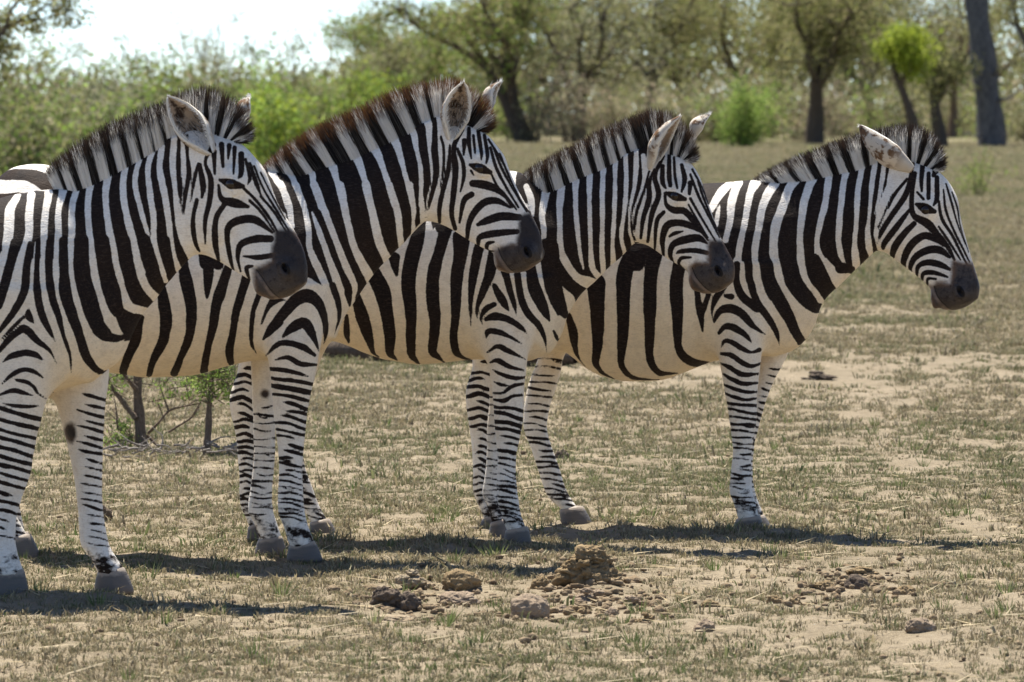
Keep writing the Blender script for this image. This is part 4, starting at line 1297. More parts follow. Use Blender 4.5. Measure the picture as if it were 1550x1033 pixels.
    cum = np.concatenate([[0], np.cumsum(np.maximum(np.linalg.norm(np.diff(R0, axis=0), axis=1), 0.5 * np.linalg.norm(np.diff(T0, axis=0), axis=1)))]); cum /= cum[-1]
    R0s, T0s = spline(R0, 4), spline(T0, 4); cs = np.interp(np.linspace(0, len(mp) - 1, len(R0s)), np.arange(len(mp)), cum)
    tt = np.sort(rng.random(nm))
    Rp = np.stack([np.interp(tt, cs, R0s[:, 0]), np.interp(tt, cs, R0s[:, 1])], 1)
    Tp = np.stack([np.interp(tt, cs, T0s[:, 0]), np.interp(tt, cs, T0s[:, 1])], 1)
    thick = .020 * np.clip(np.minimum(tt, 1.2 - tt) * 10, .35, 1)
    yl = rng.uniform(-1, 1, nm) * thick
    # hair colour follows the coat at its root
    probe = Rp + (Rp - Tp) * 0.10
    dk = paint(body_ops, probe.copy())
    zp = W(z['poll'])
    rl = 0.90 * (1 - 0.28 * (yl / .022) ** 2) + rng.normal(0, .035, nm)
    rl = np.clip(rl, .4, 1.0)
    root3 = np.array([fr.px(Rp[i, 0], Rp[i, 1], 0) for i in range(nm)]); tip3 = np.array([fr.px(Tp[i, 0], Tp[i, 1], 0) for i in range(nm)])
    # the front of the mane stands on the head, turned with it
    dv = tip3 - root3; Lm = np.linalg.norm(dv, axis=1, keepdims=True)
    root3[:, 1] += yl; root3 -= dv / Lm * (.018 + .25 * np.abs(yl))[:, None]
    tip3 = root3 + dv * rl[:, None] * 1.13 + rng.normal(0, .0035, (nm, 3)); tip3[:, 1] += yl * .7
    front = Rp[:, 0] > zp[0] - 22
    ph = np.sin((tt - tt[front].min() if front.any() else tt) / (0.052 if zi != 2 else 0.07) * 2 * np.pi + yl * 30)
    dark = np.clip((dk - 1.3) / 1.0 + 0.5, 0, 1)
    dark[front] = np.clip(ph[front] * 3 + (0.30 if zi != 2 else 1.4), 0, 1)
    dark = np.clip(dark + rng.normal(0, .05, nm), 0, 1)
    strands(root3, tip3, dark, .0027, 'mane', hair_material('mane_hair', z['tipcol']), root, .004)
    # ---- tail tuft
    n = 700
    e0 = np.array(tl[-1][:3]); rt_ = e0 + rng.normal(0, .010, (n, 3)) + np.c_[np.zeros(n), np.zeros(n), rng.uniform(0, .12, n)]
    tp_ = rt_ + np.c_[rng.normal(-.01, .02, n), rng.normal(0, .02, n), -rng.uniform(.12, .24, n)]
    strands(rt_, tp_, np.full(n, 1.0), .003, 'tail_tuft', M_TUFT, root, .02)
    return root

M_EARHAIR = hair_material('ear_hair', (0.75, 0.70, 0.62))
M_TUFT = hair_material('tail_hair', (0.02, 0.015, 0.012))
ZL = {1: 'big zebra, ear swung back and forelock fanned out, overlapping the rust-maned one',
      2: 'zebra with a tall rust-brown tipped mane and one broad ear cupped open',
      3: 'zebra between the rusty-maned one and the low-necked one, pointed white-backed ear upright',
      4: 'zebra at the open end of the row with its neck carried low'}
import time as _t
for zi in (4, 3, 2, 1):
    _t0 = _t.time()
    build_zebra(zi, ZL[zi])
    print('zebra', zi, round(_t.time() - _t0, 1), 's')
# ================================================================== the ground
def grow(a, b, step, g):
    out = [a]; s = step
    while out[-1] < b: out.append(out[-1] + s); s *= g
    return out

def ground_h(X, Y):
    P = np.stack([X, Y, np.zeros_like(X)], -1)
    near = np.clip(1.6 - Y / 60.0, 0, 1)
    h = 0.013 * fbm(P * 7.0, 4, 3, 0.6) + 0.014 * fbm(P * 1.3, 2, 9)
    h = h + 0.010 * np.clip(fbm(P * 3.1, 3, 21) - 0.25, 0, 1)
    return h * near - 0.006

def ground_material():
    t = NT('dry_soil')
    co = t.geo()
    nL = t.noise(0.35, 4, 0.6, co); nM = t.noise(2.2, 5, 0.65, co); nS = t.noise(14, 5, 0.7, co); nF = t.noise(90, 3, 0.7, co)
    sand = t.mix(t.remap(nM, 0.35, 0.65), (0.315, 0.255, 0.175), (0.235, 0.19, 0.125))
    sand = t.mix(t.remap(nS, 0.50, 0.72), sand, (0.17, 0.135, 0.09))
    sand = t.mix(t.remap(nF, 0.55, 0.75), sand, (0.38, 0.315, 0.225))
    # beyond the modelled tufts the sward shows only as colour
    sep = t.n.new('ShaderNodeSeparateXYZ'); t.l(co, sep.inputs[0])
    far = t.remap(sep.outputs[1], 26.0, 120.0)
    st = t.n.new('ShaderNodeMapping'); t.l(co, st.inputs[0]); st.inputs['Scale'].default_value = (1.0, 0.22, 1.0)
    nG = t.noise(1.6, 6, 0.72, st.outputs[0]); nG2 = t.noise(0.12, 4, 0.6, st.outputs[0])
    grass = t.mix(t.remap(nG, 0.38, 0.62), (0.185, 0.165, 0.088), (0.12, 0.12, 0.052))
    grass = t.mix(t.remap(nG2, 0.48, 0.66), grass, (0.215, 0.178, 0.108))
    col = t.mix(t.math('MULTIPLY', far, 0.92), sand, grass)
    t.bump(t.math('ADD', t.math('MULTIPLY', nS, 1.0), t.math('MULTIPLY', nF, 0.5)), 1.0, 0.03)
    return t.done(col, 0.95, 0.1)

xs_ = np.array(sorted(set([-x for x in grow(4.6, 900, 0.05, 1.13)] + list(np.arange(-4.6, 4.6, 0.052)) + grow(4.6, 900, 0.06, 1.15))))
ys_ = np.array([-400.0, -60, -10, 2, 8, 11] + list(np.arange(12.5, 27.0, 0.05)) + grow(27.0, 1600, 0.05, 1.032))
GX, GY = np.meshgrid(xs_, ys_, indexing='xy')
GZ = ground_h(GX, GY)
nx_, ny_ = len(xs_), len(ys_)
gi = np.arange(nx_ * ny_).reshape(ny_, nx_)
gF = np.stack([gi[:-1, :-1], gi[:-1, 1:], gi[1:, 1:], gi[1:, :-1]], -1).reshape(-1, 4)
g = mesh_obj('ground', np.stack([GX, GY, GZ], -1).reshape(-1, 3), gF, ground_material()); tag(g, kind='structure')

# ------------------------------------------------------------------ short dry grass
def grass_material(name, tl=0.35):
    t = NT(name)
    c = t.attr('tint').outputs['Vector']
    n = t.n.new('ShaderNodeVectorMath')
    t.l(c, t.b.inputs['Base Color'])
    t.n.remove(n)
    m = t.done(None, 0.7, 0.2)
    tr = t.n.new('ShaderNodeBsdfTranslucent'); t.l(c, tr.inputs['Color'])
    mx = t.n.new('ShaderNodeMixShader'); mx.inputs[0].default_value = tl
    t.l(t.b.outputs[0], mx.inputs[1]); t.l(tr.outputs[0], mx.inputs[2]); t.l(mx.outputs[0], t.out.inputs[0])
    return m
M_GRASS = grass_material('grass_blades')

STRAW = np.array([(0.34, 0.285, 0.165), (0.28, 0.23, 0.135), (0.40, 0.345, 0.22), (0.20, 0.165, 0.105)])
GREEN = np.array([(0.165, 0.175, 0.08), (0.21, 0.20, 0.10), (0.125, 0.155, 0.06), (0.24, 0.22, 0.13)])

def scatter(r, greens=0.40, nb=8):
    """tufts over the whole clearing, thinning and coarsening with distance without a step"""
    yy = np.linspace(13.2, 270, 6000)
    dens = 1050 * np.minimum(1, (20 / yy) ** 1.85) * 2 * (0.155 * yy + 1.6)
    cdf = np.concatenate([[0], np.cumsum((dens[1:] + dens[:-1]) / 2 * np.diff(yy))])
    n = int(cdf[-1])
    Y = np.interp(r.random(n) * cdf[-1], cdf, yy)
    X = r.uniform(-1, 1, n) * (0.155 * Y + 1.6)
    sel = (np.abs(X) < 0.096 * Y + .5) | (r.random(n) < .55)
    X, Y = X[sel], Y[sel]; n = len(X)
    P = np.stack([X, Y, 0 * X], -1)
    cover = 0.7 * fbm(P * [1.1, 0.55, 1], 3, 5) + 0.7 * fbm(P * [5, 3.2, 1], 3, 8)
    # a bare sandy patch like the one beyond the last animal
    gx = np.hypot((X - 2.4 - (Y - 34) * 0.05) / 1.9, (Y - 34.5) / 3.0)
    cover = cover - 0.9 * np.clip(1.25 - gx, 0, 1)
    cover = cover + np.clip((Y - 40) / 60, 0, 0.75)
    keep = cover > r.uniform(-1.15, 0.6, n)
    for cx_, cy_, cw_ in CLEAR:      # the dung lies on trodden, bare soil
        e_ = np.hypot((X - cx_) / (cw_ * 1.5 + .03), (Y - cy_ + cw_ * 1.6) / (cw_ * 3.2 + .12))
        keep &= (e_ > 1) | (r.random(n) < .25 * e_)
    X, Y = X[keep], Y[keep]; n = len(X)
    gz = ground_h(X, Y)
    hue = fbm(np.stack([X, Y, 0 * X], -1) * [0.7, 0.4, 1], 2, 31)
    isg = hue + r.normal(0, 0.45, n) > (0.5 - greens) * 1.6
    sc1 = np.maximum(1, Y / 20) ** 0.75 * r.lognormal(-0.33, 0.40, n)
    zs = np.minimum(1.0, 2.4 / np.maximum(1, Y / 20) ** 0.75)
    V = np.stack([X, Y, gz], -1)
    o = mesh_obj('grass', V, [], None, None, False, dict(
        tuft_scale=np.stack([sc1, sc1, sc1 * zs], -1), tuft_rot=np.stack([r.normal(0, .12, n), r.normal(0, .12, n), r.uniform(0, 6.283, n)], -1)))
    ai = o.data.attributes.new('tuft_kind', 'INT', 'POINT')
    ai.data.foreach_set('value', np.where(isg, r.integers(6, 12, n), r.integers(0, 6, n)).astype(np.int32))
    return o

def tuft_collection(r):
    c = bpy.data.collections.new('tuft_kinds')
    for k in range(12):
        nb = 15
        ang = r.uniform(0, 6.283, nb); rad = .026 * np.sqrt(r.random(nb))
        bx, by = rad * np.cos(ang), rad * np.sin(ang)
        lean = r.uniform(.2, 1.7, nb); la = ang + r.normal(0, .7, nb)
        h = .0145 * r.uniform(.4, 1.35, nb); w = .0015 * r.uniform(.7, 1.5, nb); wa = r.uniform(0, 3.14, nb)
        V, F, C = [], [], []
        for i in range(nb):
            d = np.array([math.cos(la[i]), math.sin(la[i])]) * h[i] * lean[i]
            o_ = np.array([bx[i], by[i]]); e = np.array([math.cos(wa[i]), math.sin(wa[i])]) * w[i]
            pts = [(*(o_ - e), -.008), (*(o_ + e), -.008), (*(o_ + d * .4 + e * .8), h[i] * .62), (*(o_ + d * .4 - e * .8), h[i] * .62), (*(o_ + d), h[i] * .95)]
            q = len(V); V += pts; F += [(q, q + 1, q + 2, q + 3), (q + 3, q + 2, q + 4)]
            g_ = (k >= 6) ^ (r.random() < .18)
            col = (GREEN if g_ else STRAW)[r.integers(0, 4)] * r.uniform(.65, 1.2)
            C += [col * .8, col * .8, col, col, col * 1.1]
        me = bpy.data.meshes.new('tuft'); me.from_pydata([tuple(map(float, p)) for p in V], [], F); me.update()
        a = me.attributes.new('tint', 'FLOAT_VECTOR', 'POINT'); a.data.foreach_set('vector', np.array(C, np.float32).ravel())
        me.materials.append(M_GRASS)
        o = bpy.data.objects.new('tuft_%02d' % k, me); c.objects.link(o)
    return c

def grass_nodes(coll):
    g = bpy.data.node_groups.new('grass_tufts', 'GeometryNodeTree')
    g.interface.new_socket('Geometry', in_out='INPUT', socket_type='NodeSocketGeometry')
    g.interface.new_socket('Geometry', in_out='OUTPUT', socket_type='NodeSocketGeometry')
    N = g.nodes; L = g.links
    gi_, go_ = N.new('NodeGroupInput'), N.new('NodeGroupOutput')
    ci = N.new('GeometryNodeCollectionInfo'); ci.inputs['Collection'].default_value = coll
    ci.inputs['Separate Children'].default_value = True; ci.inputs['Reset Children'].default_value = True
    iop = N.new('GeometryNodeInstanceOnPoints'); iop.inputs['Pick Instance'].default_value = True
    def na(name, t):
        a = N.new('GeometryNodeInputNamedAttribute'); a.data_type = t; a.inputs['Name'].default_value = name; return a.outputs['Attribute']
    L.new(gi_.outputs[0], iop.inputs['Points']); L.new(ci.outputs[0], iop.inputs['Instance'])
    L.new(na('tuft_kind', 'INT'), iop.inputs['Instance Index'])
    L.new(na('tuft_rot', 'FLOAT_VECTOR'), iop.inputs['Rotation'])
    L.new(na('tuft_scale', 'FLOAT_VECTOR'), iop.inputs['Scale'])
    L.new(iop.outputs[0], go_.inputs[0])
    return g

def stuff_tris(name, chunks, mat, label, cat):
    V = np.vstack([c[0] for c in chunks]); C = np.vstack([c[1] for c in chunks])
    F = np.arange(len(V)).reshape(-1, 3)
    o = mesh_obj(name, V, F, mat, None, False, dict(tint=C))
    return tag(o, label, cat, kind='stuff')

rg = np.random.default_rng(5)
# taller green sprigs and loose straws
def sprigs(n, r):
    Y = r.uniform(14.5, 30, n); X = r.uniform(-1, 1, n) * (0.094 * Y + .6)
    nb = 14; N = n * nb
    tx, ty = np.repeat(X, nb), np.repeat(Y, nb); tz = ground_h(tx, ty)
    ang = r.uniform(0, 6.283, N); h = np.repeat(r.uniform(.025, .06, n), nb) * r.uniform(.5, 1.2, N)
    ln = r.uniform(.2, 1.3, N)
    tip = np.stack([tx + np.cos(ang) * h * ln, ty + np.sin(ang) * h * ln, tz + h], -1)
    bx, by = tx + np.cos(ang) * .012, ty + np.sin(ang) * .012
    w = .0026
    V = np.stack([np.stack([bx - w, by, tz - .01], -1), np.stack([bx + w, by, tz - .01], -1), tip], 1).reshape(-1, 3)
    c = GREEN[r.integers(0, 4, N)] * np.array([.85, 1.0, .8]) * r.uniform(.7, 1.3, (N, 1))
    return V, np.repeat(c, 3, 0)
def straws(n, r):
    Y = r.uniform(14.5, 27, n); X = r.uniform(-1, 1, n) * (0.094 * Y + .6)
    a = r.uniform(0, 6.283, n); L = r.uniform(.04, .16, n); z = ground_h(X, Y) + .006
    dx, dy = np.cos(a) * L, np.sin(a) * L; px_, py_ = -np.sin(a) * .0022, np.cos(a) * .0022
    up = r.uniform(0, .03, n)
    V = np.stack([np.stack([X - px_, Y - py_, z], -1), np.stack([X + px_, Y + py_, z + .003], -1), np.stack([X + dx, Y + dy, z + up], -1)], 1).reshape(-1, 3)
    c = np.array([(0.60, 0.50, 0.33)]) * r.uniform(.6, 1.15, (n, 1))
    return V, np.repeat(c, 3, 0)
stuff_tris('grass_sprigs', [sprigs(300, rg)], M_GRASS, 'taller green grass sprigs dotted over the bare soil', 'grass')
stuff_tris('straw', [straws(1500, rg)], M_GRASS, 'loose pale straws lying on the soil', 'straw')

# ------------------------------------------------------------------ crumbs of soil and dung
def ico(sub):
    import bmesh
    bm = bmesh.new(); bmesh.ops.create_icosphere(bm, subdivisions=sub, radius=1.0)
    V = np.array([v.co[:] for v in bm.verts]); F = np.array([[v.index for v in f.verts] for f in bm.faces]); bm.free()
    return V, F
ICO1, ICO4, ICO5 = ico(1), ico(4), ico(5)

def clod_material(name, a, b, c, sc_=60):
    t = NT(name); co = t.objco()
    n1 = t.noise(sc_, 5, 0.7, co); n2 = t.noise(sc_ * 0.25, 4, 0.6, co)
    col = t.mix(t.remap(n2, 0.35, 0.65), a, b)
    col = t.mix(t.remap(n1, 0.52, 0.72), col, c)
    t.bump(t.math('ADD', n1, n2), 0.9, 0.012)
    return t.done(col, 0.95, 0.1)
M_CRUMB = clod_material('soil_crumbs', (0.20, 0.145, 0.09), (0.31, 0.235, 0.15), (0.12, 0.085, 0.055))
M_DUNG = clod_material('dry_dung', (0.215, 0.155, 0.085), (0.32, 0.235, 0.135), (0.12, 0.08, 0.045))
M_DUNGP = clod_material('pale_dung', (0.36, 0.29, 0.20), (0.29, 0.225, 0.15), (0.17, 0.125, 0.08))
M_DUNGG = clod_material('grey_dung', (0.27, 0.205, 0.145), (0.34, 0.265, 0.19), (0.14, 0.10, 0.07))
M_DUNGD = clod_material('dark_dung', (0.10, 0.077, 0.06), (0.16, 0.125, 0.095), (0.055, 0.042, 0.033))

def crumbs(n, r):
    Y = 14.0 + 18 * r.random(n) ** 1.2; X = r.uniform(-1, 1, n) * (0.094 * Y + .6)
    P = np.stack([X, Y, 0 * X], -1)
    k = fbm(P * 1.4, 2, 77) + r.normal(0, .4, n) > -0.1
    X, Y = X[k], Y[k]; n = len(X)
    s = np.minimum(r.lognormal(-5.35, .55, n), .014)
    V0, F0 = ICO1
    V = V0[None] * (s[:, None, None] * r.uniform(.6, 1.4, (n, 1, 3))) * (1 + .35 * r.normal(size=(n, len(V0), 1)) * .6)
    V[:, :, 2] *= .7
    V += np.stack([X, Y, ground_h(X, Y) + s * .3], -1)[:, None]
    F = (F0[None] + (np.arange(n) * len(V0))[:, None, None]).reshape(-1, 3)
    return V.reshape(-1, 3), F
cV, cF = crumbs(7000, rg)
def crumb_field(n, r):
    px_ = np.concatenate([r.normal(890, 60, n), r.normal(640, 60, n // 2), r.normal(1290, 70, n // 2)]); py_ = np.concatenate([r.normal(900, 22, n), r.normal(905, 18, n // 2), r.normal(890, 18, n // 2)])
    P = np.array([ground_at(a, b) for a, b in zip(px_, py_)]); m = len(P)
    s = np.minimum(r.lognormal(-4.75, .5, m), .020)
    V0, F0 = ICO1
    V = V0[None] * (s[:, None, None] * r.uniform(.6, 1.4, (m, 1, 3))) * (1 + .22 * r.normal(size=(m, len(V0), 1)))
    V[:, :, 2] *= .7
    V += np.stack([P[:, 0], P[:, 1], ground_h(P[:, 0], P[:, 1]) + s * .3], -1)[:, None]
    return V.reshape(-1, 3), (F0[None] + (np.arange(m) * len(V0))[:, None, None]).reshape(-1, 3)
eV, eF = crumb_field(520, rg)
cF = np.vstack([cF, eF + len(cV)]); cV = np.vstack([cV, eV])
tag(mesh_obj('soil_crumbs', cV, cF, M_CRUMB, None, False), 'small crumbs of soil and dung strewn over the ground', 'soil', kind='stuff')

def lump(name, px, py, w, h, mat, label, group=None, seed=0, rough=0.30, lobes=1, depth=None, cat='dung', flat=0.0):
    """a clod of dry dung: px, py = middle of its base in the photo, w, h its size in photo pixels"""
    p = ground_at(px, py); d = p[1]; m = d / FPX
    rr = np.random.default_rng(900 + seed)
    W, H = w * m / 2, h * m
    if lobes > 1: W *= 1.15; H *= 1.0
    Dp = W * (depth or 0.85)
    VV, FF = [], []; off = 0
    V0, F0 = ICO5 if lobes == 1 else ICO4
    for i in range(lobes):
        if lobes == 1: c = np.zeros(3); s = np.array([W, Dp, H * 0.62])
        else:
            t = i / lobes
            s = np.array([W, Dp, H * .5]) * rr.uniform(.28, .5) * (1 - .25 * t)
            c = np.array([rr.uniform(-1, 1) * (W - s[0]) * (1 - t * .9), rr.uniform(-1, 1) * (Dp - s[1]) * (1 - .9 * t), H * t * .72])
        V = V0.copy()
        n = fbm(V * 1.7 + seed * 3.7 + i * 9.1, 3, seed) * rough + fbm(V * 6 + seed + i, 3, seed + 5) * rough * .33
        crack = np.abs(vnoise(V * 4.2 + seed * 1.3 + i, seed + 9)); n = n - 0.16 * np.clip(0.16 - crack, 0, 1) / .16 * rough * 2
        V = V * (1 + n)[:, None] * s + c
        V[:, 2] += H * .30 if lobes == 1 else s[2] * .45
        VV.append(V); FF.append(F0 + off); off += len(V)
    V = np.vstack(VV); V[:, 2] = np.maximum(V[:, 2], -0.02)
    o = mesh_obj(name, V, np.vstack(FF), mat, None, True)
    o.location = (p[0], p[1], float(ground_h(np.array([p[0]]), np.array([p[1]]))[0]) - 0.006)
    o.rotation_euler = (0, 0, rr.uniform(-.4, .4))
    CLEAR.append((p[0], p[1], W))
    return tag(o, label, cat, group)

CLEAR = []
LUMPS = [
 ('dung_clod', 622, 888, 66, 40, M_DUNGP, 'pale crusty dung clod behind the two dark lumps', None, 1, .36, 5),
 ('dung_clod', 586, 916, 48, 30, M_DUNGD, 'dark grey dung lump with a peaked top beside a smaller one', None, 2, .36, 1),
 ('dung_clod', 616, 917, 36, 30, M_DUNGD, 'small dark grey dung lump beside a peaked dark lump', None, 3, .3, 1),
 ('dung_clod', 600, 934, 64, 14, M_DUNGP, 'flat pale slab of dung in front of the two dark lumps', None, 4, .22, 1),
 ('dung_clod', 698, 889, 62, 30, M_DUNG, 'rounded brown dung dome resting on a flat slab', None, 5, .18, 1),
 ('dung_clod', 696, 908, 60, 22, M_DUNGG, 'flat grey brown slab of dung under a rounded dome', None, 6, .22, 1),
 ('dung_clod', 802, 931, 62, 38, M_DUNGG, 'smooth round grey dung ball lying alone in short grass', None, 7, .14, 1),
 ('dung_pile', 892, 884, 96, 68, M_DUNG, 'tallest heap of crumbled straw-brown dung', None, 8, .5, 34),
 ('dung_clod', 893, 905, 66, 36, M_DUNGG, 'grey brown dung clod leaning against the foot of the tall heap', None, 9, .34, 5),
 ('dung_clod', 958, 908, 54, 28, M_DUNGG, 'grey dung clod with a lighter top beside the tall crumbled heap', None, 10, .3, 4),
 ('dung_clod', 980, 945, 38, 26, M_DUNG, 'brown broken dung piece with a notch, apart from the heap', None, 11, .4, 3),
 ('dung_clod', 820, 888, 28, 24, M_DUNG, 'small brown dung lump on the grass', 'small dung lumps', 12, .3, 1),
 ('dung_clod', 876, 926, 22, 16, M_DUNG, 'small brown dung lump on the grass', 'small dung lumps', 13, .3, 1),
 ('dung_clod', 925, 928, 24, 16, M_DUNGG, 'small grey dung lump on the grass', 'small grey dung lumps', 14, .3, 1),
 ('dung_clod', 848, 922, 26, 20, M_DUNGG, 'small grey dung lump on the grass', 'small grey dung lumps', 15, .3, 1),
 ('dung_clod', 1295, 893, 42, 32, M_DUNGD, 'round dark brown dung ball in front of a flat crumbly patch', None, 16, .16, 1),
 ('dung_pile', 1302, 868, 62, 18, M_DUNG, 'flat crumbly patch of dung behind a round dark ball', None, 17, .4, 9),
 ('dung_clod', 1372, 901, 32, 20, M_DUNG, 'lone brown dung ball beside a green sprig', None, 18, .2, 1),
 ('dung_clod', 1247, 894, 34, 14, M_DUNG, 'flat brown dung piece near the round dark ball', None, 19, .3, 1),
 ('dung_clod', 1067, 955, 34, 20, M_DUNGG, 'dull grey brown dung lump sunk in the sandy soil', None, 20, .24, 1),
 ('dung_clod', 1172, 912, 24, 18, M_DUNG, 'small brown dung lump on the grass', 'small dung lumps', 21, .3, 1),
 ('dung_clod', 1202, 914, 22, 17, M_DUNG, 'small brown dung lump on the grass', 'small dung lumps', 22, .3, 1),
 ('dung_clod', 1074, 920, 30, 14, M_DUNG, 'small brown dung lump on the grass', 'small dung lumps', 23, .3, 1),
 ('dung_clod', 1392, 962, 46, 26, M_DUNGG, 'purplish grey dung clod half sunk in sand', None, 24, .22, 1),
 ('dung_clod', 1032, 897, 26, 12, M_DUNG, 'small brown dung lump on the grass', 'small dung lumps', 25, .3, 1),
 ('dung_clod', 156, 786, 26, 24, M_DUNGD, 'dark lump of dung on the soil behind a zebra foreleg', None, 26, .3, 1),
 ('dung_pile', 1240, 575, 56, 18, M_DUNGD, 'low dark heap of dung on pale sand beyond the last zebra', None, 27, .4, 7),
 ('dung_clod', 850, 692, 22, 16, M_DUNGD, 'small dark clod beside a zebra hind leg', None, 28, .3, 1),
]
for a in LUMPS: lump(*a)
go = tag(scatter(rg), 'short sparse grass, straw and olive green, over sandy soil', 'grass', kind='stuff')
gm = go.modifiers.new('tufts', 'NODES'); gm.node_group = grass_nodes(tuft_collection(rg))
# ================================================================== trees, shrubs, log
def bark_material(name, a, b, sc_=6.0):
    t = NT(name); co = t.objco((1, 1, 0.25))
    n = t.noise(sc_ * 6, 5, 0.65, co); n2 = t.noise(sc_, 3, 0.6, t.objco())
    col = t.mix(t.remap(n, 0.35, 0.65), a, b)
    col = t.mix(t.math('MULTIPLY', n2, 0.4), col, tuple(x * 0.5 for x in a))
    t.bump(n, 0.9, 0.05 if sc_ < 10 else 0.006)
    return t.done(col, 0.9, 0.1)
M_BARK_D = bark_material('dark_bark', (0.085, 0.065, 0.05), (0.14, 0.11, 0.085))
M_BARK_G = bark_material('grey_bark', (0.075, 0.075, 0.08), (0.17, 0.165, 0.165), 2.0)
M_BARK_B = bark_material('brown_bark', (0.15, 0.105, 0.07), (0.23, 0.165, 0.115))
M_BARK_S = bark_material('shrub_bark', (0.13, 0.095, 0.07), (0.21, 0.16, 0.12), 25.0)
M_LEAF = grass_material('leaves', 0.52)

class Tubes:
    def __init__(self, sides=6): self.V, self.F, self.n, self.s = [], [], 0, sides
    def add(self, pts, rad):
        pts = np.asarray(pts, float); k = self.s; rings = []
        for i, p in enumerate(pts):
            d = pts[min(i + 1, len(pts) - 1)] - pts[max(i - 1, 0)]; d = d / (np.linalg.norm(d) + 1e-9)
            u = np.cross(d, (0.3, 0.9, 0.2)); u /= np.linalg.norm(u) + 1e-9; v = np.cross(d, u)
            a = np.arange(k) * 2 * math.pi / k
            wob = 1 + 0.10 * np.sin(a * 2 + i * 1.3)
            rings.append(p + rad[i] * (np.cos(a) * wob)[:, None] * u + rad[i] * (np.sin(a) * wob)[:, None] * v)
        b = self.n
        for i in range(len(pts) - 1):
            for j in range(k):
                self.F.append((b + i * k + j, b + i * k + (j + 1) % k, b + (i + 1) * k + (j + 1) % k, b + (i + 1) * k + j))
        self.V += list(np.vstack(rings)); self.n += k * len(pts)
    def obj(self, name, mat, parent): return mesh_obj(name, np.array(self.V), np.array(self.F), mat, parent, True)

def limb(tb, p, d, L, r, r2, rr, nseg=5, wander=0.25, up=0.0):
    pts = [p]; rad = [r]; d = d / np.linalg.norm(d)
    for i in range(nseg):
        d = d + rr.normal(0, wander, 3) * [1, 1, .6] + [0, 0, up]
        d = d / np.linalg.norm(d)
        pts.append(pts[-1] + d * L / nseg); rad.append(r + (r2 - r) * (i + 1) / nseg)
    tb.add(pts, rad)
    return pts, rad, d

def leaves(tips, per, rad, size, cols, rr, flat=0.8, asp=0.45):
    n = len(tips) * per
    c = np.repeat(np.asarray(tips), per, 0) + rr.normal(0, 1, (n, 3)) * rad * [1, 1, flat]
    a = rr.normal(size=(n, 3)); a /= np.linalg.norm(a, axis=1, keepdims=True)
    b = np.cross(a, rr.normal(size=(n, 3))); b /= np.linalg.norm(b, axis=1, keepdims=True)
    s = size * rr.uniform(.6, 1.4, (n, 1))
    V = np.stack([c - a * s * .5, c + b * s * asp * .5, c + a * s * .5, c - b * s * asp * .5], 1).reshape(-1, 3)
    clump = np.repeat(rr.uniform(.75, 1.25, (len(tips), 1)), per, 0)
    col = np.asarray(cols)[rr.integers(0, len(cols), n)] * rr.uniform(.75, 1.25, (n, 1)) * clump
    return V, np.repeat(col, 4, 0)

OLIVE = [(0.21, 0.215, 0.075), (0.25, 0.24, 0.10), (0.165, 0.18, 0.06), (0.28, 0.25, 0.13)]
FRESH = [(0.19, 0.28, 0.055), (0.24, 0.33, 0.075), (0.15, 0.23, 0.05), (0.26, 0.30, 0.09)]
LIME = [(0.25, 0.31, 0.035), (0.20, 0.26, 0.03), (0.29, 0.33, 0.05)]
GREYG = [(0.21, 0.22, 0.12), (0.25, 0.24, 0.15), (0.18, 0.19, 0.10), (0.28, 0.25, 0.17)]
DRY = [(0.30, 0.235, 0.165), (0.36, 0.29, 0.21), (0.24, 0.19, 0.13), (0.24, 0.22, 0.12)]

